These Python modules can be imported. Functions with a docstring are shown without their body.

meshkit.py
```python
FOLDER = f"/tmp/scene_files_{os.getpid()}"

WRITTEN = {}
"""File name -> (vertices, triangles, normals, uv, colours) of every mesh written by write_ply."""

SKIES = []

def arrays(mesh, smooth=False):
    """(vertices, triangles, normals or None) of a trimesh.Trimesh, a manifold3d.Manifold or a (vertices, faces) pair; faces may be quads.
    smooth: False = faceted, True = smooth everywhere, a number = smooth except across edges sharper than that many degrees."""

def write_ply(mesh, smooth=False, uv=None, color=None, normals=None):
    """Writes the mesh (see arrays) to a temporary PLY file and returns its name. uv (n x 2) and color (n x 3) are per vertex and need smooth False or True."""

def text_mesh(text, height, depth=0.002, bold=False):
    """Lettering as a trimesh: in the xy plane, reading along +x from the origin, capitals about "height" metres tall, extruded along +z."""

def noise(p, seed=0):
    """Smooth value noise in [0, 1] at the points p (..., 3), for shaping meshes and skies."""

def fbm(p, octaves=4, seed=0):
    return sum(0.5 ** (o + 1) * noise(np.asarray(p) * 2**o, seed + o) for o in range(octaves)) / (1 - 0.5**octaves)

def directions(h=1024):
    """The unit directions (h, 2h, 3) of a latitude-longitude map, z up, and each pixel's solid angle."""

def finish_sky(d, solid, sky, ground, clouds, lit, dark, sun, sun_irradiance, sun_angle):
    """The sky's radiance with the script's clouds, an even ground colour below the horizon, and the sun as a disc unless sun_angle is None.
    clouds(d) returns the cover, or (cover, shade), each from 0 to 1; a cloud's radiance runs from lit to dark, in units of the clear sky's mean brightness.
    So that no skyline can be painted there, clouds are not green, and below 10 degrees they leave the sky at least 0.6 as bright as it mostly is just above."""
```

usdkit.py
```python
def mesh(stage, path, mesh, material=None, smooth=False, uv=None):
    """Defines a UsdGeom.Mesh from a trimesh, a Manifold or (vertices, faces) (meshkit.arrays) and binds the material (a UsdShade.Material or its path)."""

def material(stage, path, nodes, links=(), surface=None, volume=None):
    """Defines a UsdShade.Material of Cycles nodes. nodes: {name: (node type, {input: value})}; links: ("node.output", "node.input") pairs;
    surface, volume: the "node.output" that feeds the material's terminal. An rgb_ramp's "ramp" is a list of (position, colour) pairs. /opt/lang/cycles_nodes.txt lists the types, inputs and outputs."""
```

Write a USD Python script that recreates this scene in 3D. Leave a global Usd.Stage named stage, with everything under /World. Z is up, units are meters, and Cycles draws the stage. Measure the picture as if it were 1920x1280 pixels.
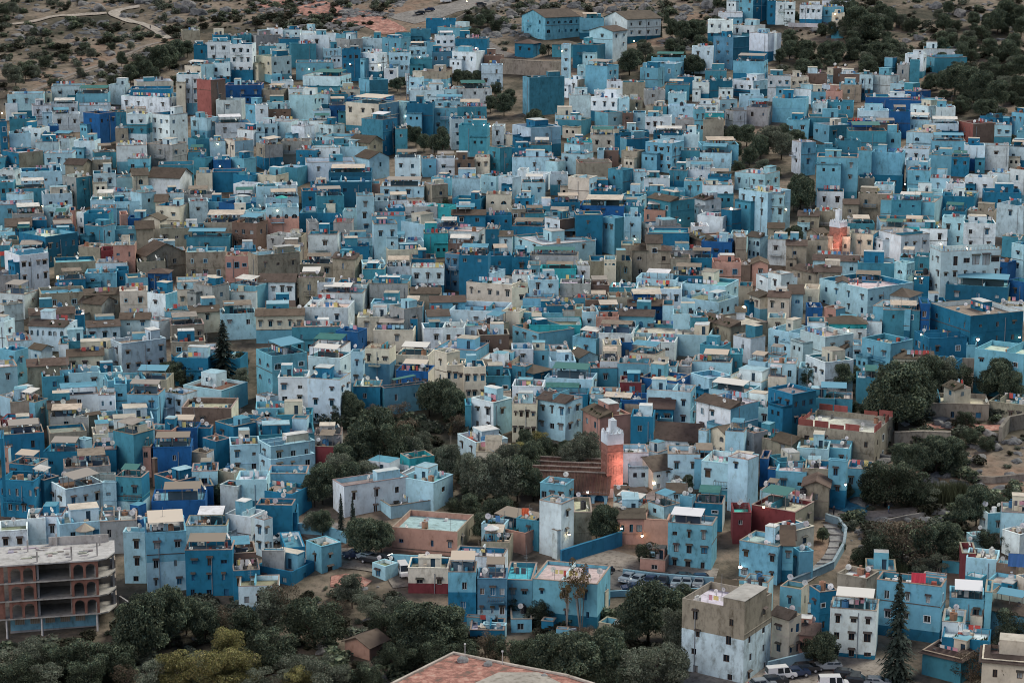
import math, random
import numpy as np, trimesh, usdkit, meshkit
from shapely.geometry import Polygon, Point
from pxr import Usd, UsdGeom, UsdLux, UsdShade, Gf, Vt, Sdf

stage = Usd.Stage.CreateInMemory()
UsdGeom.SetStageUpAxis(stage, 'Z'); UsdGeom.SetStageMetersPerUnit(stage, 1.0)
UsdGeom.Xform.Define(stage, '/World'); UsdGeom.Scope.Define(stage, '/World/Looks')
# ---- camera, sky, sun, exposure -------------------------------------------------
HC, PITCH, F = 130.0, math.radians(12.3), 4000.0
cam = UsdGeom.Camera.Define(stage, '/World/camera')
cam.AddTranslateOp().Set(Gf.Vec3d(0, 0, HC)); cam.AddRotateXOp().Set(90 - 12.3)
cam.CreateHorizontalApertureAttr(36.0); cam.CreateVerticalApertureAttr(24.0); cam.CreateFocalLengthAttr(36.0 * F / 1920)
cam.CreateClippingRangeAttr(Gf.Vec2f(1, 20000)); cam.CreateExposureAttr(0.70)
SUN_EL, SUN_ROT = math.radians(46), math.radians(232)
sky = UsdLux.DomeLight.Define(stage, '/World/sky')
sky.GetPrim().SetCustomDataByKey('kind', 'structure')
skym = usdkit.material(stage, '/World/Looks/sky_air', {
    's': ('sky_texture', {'sky_type': 'single_scattering', 'sun_disc': False, 'sun_elevation': SUN_EL, 'sun_rotation': SUN_ROT, 'aerosol_density': 2.0, 'ozone_density': 0.0}),
    'b': ('background_shader', {'strength': 0.060})}, [('s.color', 'b.color')], surface='b.background')
UsdShade.MaterialBindingAPI.Apply(sky.GetPrim()).Bind(skym)
sun = UsdLux.DistantLight.Define(stage, '/World/sun')
sun.CreateIntensityAttr(0.60); sun.CreateAngleAttr(26); sun.CreateColorAttr(Gf.Vec3f(1.0, 0.965, 0.86)); sun.CreateNormalizeAttr(True)
sun.AddRotateZOp().Set(180 - math.degrees(SUN_ROT)); sun.AddRotateXOp().Set(-(90 - math.degrees(SUN_EL)))

R = random.Random(7); NR = np.random.RandomState(7)

# ---- ground ---------------------------------------------------------------------
GD = np.array([0, 60, 150, 240, 303, 328, 360, 413, 462, 521, 569, 626, 694, 778, 860, 1000, 1300, 2200, 9000.])
GZ = np.array([-7, -62, -108, -118, -118.5, -116.6, -112.8, -107.5, -101.9, -94.8, -88.8, -81.7, -73, -62.4, -48, -8, 95, 420, 700.]) + HC
def ground(x, y):
    x = np.asarray(x, float); y = np.asarray(y, float)
    d = np.hypot(x * .35, y)
    z = np.interp(d, GD, GZ)
    z = (z + np.interp(d - 9, GD, GZ) + np.interp(d + 9, GD, GZ)) / 3
    n = meshkit.noise(np.stack(np.broadcast_arrays(x / 55, y / 55, 0.5 + 0 * x), -1)) - .5
    hill = np.clip((d - 690) / 120, 0, 1)
    m = meshkit.fbm(np.stack(np.broadcast_arrays(x / 22, y / 22, 3.5 + 0 * x), -1), 3) - .5
    return z + n * 1.4 + hill * m * 5
FW = np.array([0, math.cos(PITCH), -math.sin(PITCH)]); UP = np.array([0, math.sin(PITCH), math.cos(PITCH)])
def ray(px, py):
    r = FW * F + np.array([1., 0, 0]) * (px - 960) - UP * (py - 640)
    return r / math.hypot(r[0], r[1])      # unit horizontal speed
TT = np.arange(262, 1500, .75)
def hit(px, py, h=0.0):
    """the point above which height h over the ground is seen at the pixel"""
    r = ray(px, py)
    z = HC + r[2] * TT; g = ground(r[0] * TT, r[1] * TT) + h
    k = np.argmax(z <= g)
    if not (z <= g).any(): k = len(TT) - 1
    t = TT[k]
    if k > 0:
        a, b = z[k - 1] - g[k - 1], z[k] - g[k]
        if a > b: t = TT[k - 1] + .75 * a / (a - b)
    return np.array([r[0] * t, r[1] * t, HC + r[2] * t])
def scale_at(p):
    return F / float(np.dot(p - np.array([0, 0, HC]), FW))

# ---- materials --------------------------------------------------------------------
def lin(r, g, b):
    return tuple(((c / 255) / 12.92 if c <= 10 else ((c / 255 + .055) / 1.055) ** 2.4) for c in (r, g, b))
def plaster(name, rough=.9, grime=.25, bump=.15, spec=.2):
    return usdkit.material(stage, '/World/Looks/' + name, {
        'a': ('attribute', {'attribute': 'col'}), 'g': ('geometry', {}),
        'm1': ('mapping', {'scale': (1.0, 1.0, .5)}), 'n1': ('noise_texture', {'scale': 1.1, 'detail': 8, 'roughness': .7}),
        'n2': ('noise_texture', {'scale': .3, 'detail': 5, 'roughness': .62}), 'n3': ('noise_texture', {'scale': 5.0, 'detail': 3}),
        'r1': ('map_range', {'from_min': .46, 'from_max': .78, 'to_min': 1.04, 'to_max': 1 - grime, 'clamp': True}),
        'r2': ('map_range', {'from_min': .35, 'from_max': .68, 'to_min': .80, 'to_max': 1.10, 'clamp': True}),
        'mm': ('math', {'math_type': 'multiply'}), 'v': ('vector_math', {'math_type': 'multiply'}),
        'rb': ('rgb_ramp', {'ramp': [(0.0, (1, 1, 1)), (.56, (1, 1, 1)), (.75, (.80, .72, .62)), (1, (.6, .52, .45))]}),
        'v2': ('vector_math', {'math_type': 'multiply'}),
        'bp': ('bump', {'strength': bump, 'distance': .05}),
        'p': ('principled_bsdf', {'roughness': rough, 'specular_ior_level': spec})},
        [('g.position', 'm1.vector'), ('m1.vector', 'n1.vector'), ('g.position', 'n2.vector'), ('g.position', 'n3.vector'), ('n1.fac', 'r1.value'), ('n2.fac', 'r2.value'),
         ('r1.result', 'mm.value1'), ('r2.result', 'mm.value2'), ('a.color', 'v.vector1'), ('mm.value', 'v.vector2'), ('n1.fac', 'rb.fac'), ('v.vector', 'v2.vector1'), ('rb.color', 'v2.vector2'),
         ('v2.vector', 'p.base_color'), ('n3.fac', 'bp.height'), ('bp.normal', 'p.normal')], surface='p.BSDF')
M_WALL = plaster('plaster'); M_OLD = plaster('stained_plaster', grime=.5); M_WOOD = plaster('joinery', .6, .25, .0); M_TILE = plaster('roof_tile', .85, .5, .3)
M_STONE = plaster('stone', .95, .7, .6)
M_GLASS = usdkit.material(stage, '/World/Looks/window_glass', {'p': ('principled_bsdf', {'base_color': (.012, .017, .022), 'roughness': .12})}, surface='p.BSDF')
M_METAL = usdkit.material(stage, '/World/Looks/painted_metal', {'a': ('attribute', {'attribute': 'col'}), 'p': ('principled_bsdf', {'roughness': .4})}, [('a.color', 'p.base_color')], surface='p.BSDF')
M_CAR = usdkit.material(stage, '/World/Looks/car_paint', {'a': ('attribute', {'attribute': 'col'}), 'p': ('principled_bsdf', {'roughness': .28, 'coat_weight': .6})}, [('a.color', 'p.base_color')], surface='p.BSDF')
M_CLOTH = usdkit.material(stage, '/World/Looks/cloth', {'a': ('attribute', {'attribute': 'col'}), 'p': ('principled_bsdf', {'roughness': .95})}, [('a.color', 'p.base_color')], surface='p.BSDF')
def emit(name, col, s):
    return usdkit.material(stage, '/World/Looks/' + name, {'e': ('emission', {'color': col, 'strength': s})}, surface='e.emission')
M_BULB = emit('lamp_glow', (1.0, .74, .42), 8.0); M_BULBW = emit('white_lamp_glow', (.95, .95, .9), 6.0); M_LIT = emit('lit_room', (1.0, .6, .28), 1.6)
def leafmat(name):
    return usdkit.material(stage, '/World/Looks/' + name, {
        'a': ('attribute', {'attribute': 'col'}), 'o': ('object_info', {}), 'r': ('map_range', {'to_min': .75, 'to_max': 1.3}), 'v': ('vector_math', {'math_type': 'multiply'}),
        'p': ('principled_bsdf', {'roughness': .7, 'specular_ior_level': .15}), 't': ('translucent_bsdf', {}), 'x': ('mix_closure', {'fac': .22})},
        [('o.random', 'r.value'), ('a.color', 'v.vector1'), ('r.result', 'v.vector2'), ('v.vector', 'p.base_color'), ('v.vector', 't.color'), ('p.BSDF', 'x.closure1'), ('t.BSDF', 'x.closure2')], surface='x.closure')
M_LEAF = leafmat('foliage')
M_BARK = plaster('bark', .95, .5, .5)
def soilmat():
    return usdkit.material(stage, '/World/Looks/soil', {
        'g': ('geometry', {}), 'n1': ('noise_texture', {'scale': .035, 'detail': 5, 'roughness': .62}), 'n2': ('noise_texture', {'scale': .5, 'detail': 6, 'roughness': .7}), 'n3': ('noise_texture', {'scale': 3.0, 'detail': 4}),
        'c1': ('rgb_ramp', {'ramp': [(.34, (.055, .055, .042)), (.46, (.115, .098, .075)), (.55, (.20, .165, .13)), (.66, (.225, .155, .115)), (.8, (.24, .20, .165))]}),
        'c2': ('rgb_ramp', {'ramp': [(.3, (.45, .47, .45)), (.5, (1, 1, 1)), (.72, (1.35, 1.3, 1.25))]}),
        'm': ('vector_math', {'math_type': 'multiply'}), 'bp': ('bump', {'strength': .8, 'distance': .4}), 'p': ('principled_bsdf', {'roughness': .95, 'specular_ior_level': .1})},
        [('g.position', 'n1.vector'), ('g.position', 'n2.vector'), ('g.position', 'n3.vector'), ('n1.fac', 'c1.fac'), ('n2.fac', 'c2.fac'), ('c1.color', 'm.vector1'), ('c2.color', 'm.vector2'),
         ('m.vector', 'p.base_color'), ('n2.fac', 'bp.height'), ('bp.normal', 'p.normal')], surface='p.BSDF')
M_SOIL = soilmat()

# ---- mesh builder -----------------------------------------------------------------
class MB:
    def __init__(s): s.q = []; s.qc = []; s.t = []; s.tc = []
    def quad(s, a, b, c, d, col): s.q.append((a, b, c, d)); s.qc.append(col)
    def tri(s, a, b, c, col): s.t.append((a, b, c)); s.tc.append(col)
    def box(s, x0, x1, y0, y1, z0, z1, col, top=None, bottom=True):
        A, B, C, D = (x0, y0, z0), (x1, y0, z0), (x1, y1, z0), (x0, y1, z0)
        a, b, c, d = (x0, y0, z1), (x1, y0, z1), (x1, y1, z1), (x0, y1, z1)
        s.quad(A, B, b, a, col); s.quad(B, C, c, b, col); s.quad(C, D, d, c, col); s.quad(D, A, a, d, col); s.quad(a, b, c, d, top or col)
        if bottom: s.quad(D, C, B, A, col)
    def hexa(s, p, col, top=None):
        """p: 4 bottom corners then 4 top corners, both counter-clockwise"""
        A, B, C, D, a, b, c, d = p
        for w, k in (((A, B, b, a), col), ((B, C, c, b), col), ((C, D, d, c), col), ((D, A, a, d), col), ((a, b, c, d), top or col), ((D, C, B, A), col)): s.quad(*w, k)
    def cyl(s, x, y, z0, z1, r, col, n=8, r1=None, top=None):
        r1 = r if r1 is None else r1
        P = [(math.cos(2 * math.pi * k / n), math.sin(2 * math.pi * k / n)) for k in range(n)]
        for k in range(n):
            c0, c1 = P[k], P[(k + 1) % n]
            s.quad((x + r * c0[0], y + r * c0[1], z0), (x + r * c1[0], y + r * c1[1], z0), (x + r1 * c1[0], y + r1 * c1[1], z1), (x + r1 * c0[0], y + r1 * c0[1], z1), col)
            s.tri((x, y, z1), (x + r1 * c0[0], y + r1 * c0[1], z1), (x + r1 * c1[0], y + r1 * c1[1], z1), top or col)
    def bar(s, p, q, r, col, r1=None):
        p = np.array(p, float); q = np.array(q, float); d = q - p; L = np.linalg.norm(d)
        if L < 1e-6: return
        d /= L; u = np.cross(d, (0, 0, 1.)); u = np.array((1., 0, 0)) if np.linalg.norm(u) < .05 else u / np.linalg.norm(u); w = np.cross(d, u); r1 = r if r1 is None else r1
        P = [u, w, -u, -w]
        for k in range(4):
            s.quad(tuple(p + r * P[k]), tuple(p + r * P[(k + 1) % 4]), tuple(q + r1 * P[(k + 1) % 4]), tuple(q + r1 * P[k]), col)
        s.quad(*[tuple(q + r1 * P[k]) for k in range(4)], col); s.quad(*[tuple(p + r * P[k]) for k in (3, 2, 1, 0)], col)
    def mesh(s, m, col):
        V = np.asarray(m.vertices)
        for f in m.faces: s.tri(tuple(V[f[0]]), tuple(V[f[1]]), tuple(V[f[2]]), col)
    def add(s, o, fn=None):
        if fn is None: s.q += o.q; s.t += o.t
        else:
            s.q += [tuple(fn(p) for p in q) for q in o.q]; s.t += [tuple(fn(p) for p in q) for q in o.t]
        s.qc += o.qc; s.tc += o.tc
    def empty(s): return not (s.q or s.t)
    def arrays(s, M=None):
        parts, cols = [], []
        if s.q: parts.append(np.array(s.q, np.float32).reshape(-1, 3)); cols.append(np.repeat(np.array(s.qc, np.float32), 4, 0))
        if s.t: parts.append(np.array(s.t, np.float32).reshape(-1, 3)); cols.append(np.repeat(np.array(s.tc, np.float32), 3, 0))
        v = np.vstack(parts); c = np.vstack(cols)
        if M is not None: v = (v @ M[:3, :3].T + M[:3, 3]).astype(np.float32)
        return v, c, np.concatenate([np.full(len(s.q), 4, np.int32), np.full(len(s.t), 3, np.int32)])
USED = {}
def numbered(parent, name):
    k = (str(parent), name); n = USED.get(k, 0); USED[k] = n + 1
    return f'{parent}/{name}' if n == 0 else f'{parent}/{name}_{n:03d}'
def put(v, c, counts, name, mat, parent='/World'):
    path = numbered(parent, name)
    m = UsdGeom.Mesh.Define(stage, path)
    m.CreatePointsAttr(Vt.Vec3fArray.FromNumpy(np.ascontiguousarray(v, np.float32))); m.CreateFaceVertexCountsAttr(Vt.IntArray.FromNumpy(counts))
    m.CreateFaceVertexIndicesAttr(Vt.IntArray.FromNumpy(np.arange(len(v), dtype=np.int32))); m.CreateSubdivisionSchemeAttr('none')
    UsdGeom.PrimvarsAPI(m).CreatePrimvar('col', Sdf.ValueTypeNames.Color3fArray, 'vertex').Set(Vt.Vec3fArray.FromNumpy(np.ascontiguousarray(c, np.float32)))
    UsdShade.MaterialBindingAPI.Apply(m.GetPrim()).Bind(mat)
    return path
def build(mb, name, mat, parent='/World'):
    return put(*mb.arrays(), name, mat, parent)
def tag(path, label=None, cat=None, group=None, kind=None):
    p = stage.GetPrimAtPath(path)
    for k, v in (('label', label), ('category', cat), ('group', group), ('kind', kind)):
        if v: p.SetCustomDataByKey(k, v)
    return path
def thing(name, loc, yaw=0.0, label=None, cat=None, group=None, scale=None):
    path = numbered('/World', name); x = UsdGeom.Xform.Define(stage, path)
    x.AddTranslateOp().Set(Gf.Vec3d(*map(float, loc))); x.AddRotateZOp().Set(math.degrees(yaw))
    if scale is not None: x.AddScaleOp().Set(Gf.Vec3f(*([float(scale)] * 3 if np.ndim(scale) == 0 else map(float, scale))))
    return tag(path, label, cat, group)
def copy_of(proto, name, loc, yaw, label, cat, group, scale=1.0):
    path = thing(name, loc, yaw, label, cat, group, scale)
    p = stage.GetPrimAtPath(path); p.GetReferences().AddInternalReference(proto); p.SetInstanceable(True)
    return path
def jit(col, a=.06):
    k = 1 + R.uniform(-a, a); return tuple(max(0., min(.95, c * k * (1 + R.uniform(-a, a) * .4))) for c in col)

# ---- terrain ------------------------------------------------------------------------
def axis(lo, hi, step, far):
    core = np.arange(lo, hi + step, step); out = []; d = step
    a, b = [lo], [core[-1]]
    while b[-1] < far[1]: d *= 1.35; b.append(b[-1] + d)
    d = step
    while a[-1] > far[0]: d *= 1.35; a.append(a[-1] - d)
    return np.concatenate([a[:0:-1], core, b[1:]])
gx, gy = axis(-270, 270, 2.5, (-5000, 5000)), axis(235, 960, 2.5, (-600, 8000))
X, Y = np.meshgrid(gx, gy); Z = ground(X, Y)
gv = np.stack([X, Y, Z], -1).reshape(-1, 3); nx = len(gx); ii = (np.arange(len(gy) - 1)[:, None] * nx + np.arange(nx - 1)).ravel()
tm = UsdGeom.Mesh.Define(stage, '/World/ground'); USED[('/World', 'ground')] = 1
tm.CreatePointsAttr(Vt.Vec3fArray.FromNumpy(gv.astype(np.float32))); tm.CreateFaceVertexCountsAttr(Vt.IntArray.FromNumpy(np.full(len(ii), 4, np.int32)))
tm.CreateFaceVertexIndicesAttr(Vt.IntArray.FromNumpy(np.stack([ii, ii + 1, ii + nx + 1, ii + nx], 1).astype(np.int32).ravel())); tm.CreateSubdivisionSchemeAttr('none')
UsdShade.MaterialBindingAPI.Apply(tm.GetPrim()).Bind(M_SOIL); tag('/World/ground', kind='structure')

def strip(name, pts, width, col, lift=.12, mat=None, kerb=None):
    """a road or path: a sheet along the pixel polyline pts, width metres wide"""
    P = np.array([hit(*p)[:2] for p in pts]); seg = np.linalg.norm(np.diff(P, axis=0), axis=1); s = np.concatenate([[0], np.cumsum(seg)])
    n = max(3, int(s[-1] / 1.5)); t = np.linspace(0, s[-1], n); C = np.stack([np.interp(t, s, P[:, 0]), np.interp(t, s, P[:, 1])], 1)
    for _ in range(3): C[1:-1] = (C[:-2] + 2 * C[1:-1] + C[2:]) / 4
    T = np.gradient(C, axis=0); T /= np.linalg.norm(T, axis=1)[:, None]; N = np.stack([-T[:, 1], T[:, 0]], 1); m = MB()
    w = np.interp(t, s, width if np.ndim(width) else [width] * len(P)); K = 5
    rows = []
    for k in range(K + 1):
        q = C + N * (w * (k / K - .5))[:, None]; rows.append(np.concatenate([q, (ground(q[:, 0], q[:, 1]) + lift)[:, None]], 1))
    for a in range(n - 1):
        for k in range(K): m.quad(rows[k][a], rows[k][a + 1], rows[k + 1][a + 1], rows[k + 1][a], col)
    return tag(build(m, name, mat or M_STONE), kind='structure')
def wall_px(pts, h, col, label, name='wall', thick=.35, cat='wall', mat=None, cop=None, drop=.6):
    """a free-standing wall along the pixel polyline of its foot, in one piece with its coping as a part"""
    P = [hit(*p) for p in pts]; o = P[0]; m = MB(); c = MB()
    Q = []
    for a, b in zip(P[:-1], P[1:]):
        L = np.linalg.norm((b - a)[:2]); n = max(1, int(L / 3))
        Q += [a + (b - a) * k / n for k in range(n)]
    Q.append(P[-1]); Q = np.array(Q); Q[:, 2] = ground(Q[:, 0], Q[:, 1]); Q -= o
    T = np.gradient(Q[:, :2], axis=0); T /= np.linalg.norm(T, axis=1)[:, None] + 1e-9; N = np.stack([-T[:, 1], T[:, 0]], 1) * thick / 2
    for a in range(len(Q) - 1):
        b = a + 1
        def corner(k, sgn, dz, g=1.0): return (Q[k, 0] + sgn * N[k, 0] * g, Q[k, 1] + sgn * N[k, 1] * g, Q[k, 2] + dz)
        m.hexa([corner(a, -1, -drop), corner(b, -1, -drop), corner(b, 1, -drop), corner(a, 1, -drop), corner(a, -1, h), corner(b, -1, h), corner(b, 1, h), corner(a, 1, h)], jit(col, .04))
        if cop: c.hexa([corner(k, s_, h + .004 + e, 1.35) for e in (0, .1) for k, s_ in ((a, -1), (b, -1), (b, 1), (a, 1))], cop)
    p = thing(name, o, 0, label, cat); build(m, 'masonry', mat or M_STONE, p)
    if cop: build(c, 'coping', M_STONE, p)
    return p

# ---- houses ---------------------------------------------------------------------------
PAL = {'W': (.635, .725, .755), 'w': (.49, .56, .58), 'P': (.345, .56, .64), 'L': (.145, .37, .475), 'T': (.055, .225, .300), 'B': (.018, .155, .265), 'E': (.015, .110, .18), 'D': (.014, .090, .24), 'S': (.075, .195, .29), 'o': (.56, .33, .26),
       'C': (.58, .545, .44), 'N': (.285, .262, .205), 'n': (.33, .345, .34), 'K': (.15, .105, .085), 'R': (.17, .04, .045), 'O': (.42, .245, .195), 'G': (.04, .34, .38), 'X': (.27, .10, .085)}
ADJ = {'W': 'white', 'w': 'weathered white', 'P': 'pale blue', 'L': 'light blue', 'T': 'teal blue', 'B': 'strong blue', 'E': 'deep blue', 'D': 'cobalt blue', 'S': 'slate blue', 'C': 'cream', 'N': 'brown stone',
       'n': 'grey cement', 'K': 'dark brown', 'R': 'maroon', 'O': 'salmon pink', 'o': 'salmon pink', 'G': 'turquoise', 'X': 'bare brick'}
FLOORS = [(.50, .46, .39), (.42, .39, .33), (.60, .61, .60), (.27, .25, .21), (.30, .46, .53), (.50, .55, .56), (.18, .38, .46), (.38, .39, .39), (.56, .50, .42), (.10, .28, .37)]
FCOL = {'N': (.27, .25, .20), 'C': (.53, .49, .41), 'W': (.62, .66, .66), 'P': (.36, .47, .54), 'T': (.17, .12, .09), 'G': (.09, .48, .50), 'R': (.45, .14, .11), 'n': (.40, .40, .40)}
TILE = (.115, .088, .070)
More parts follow.
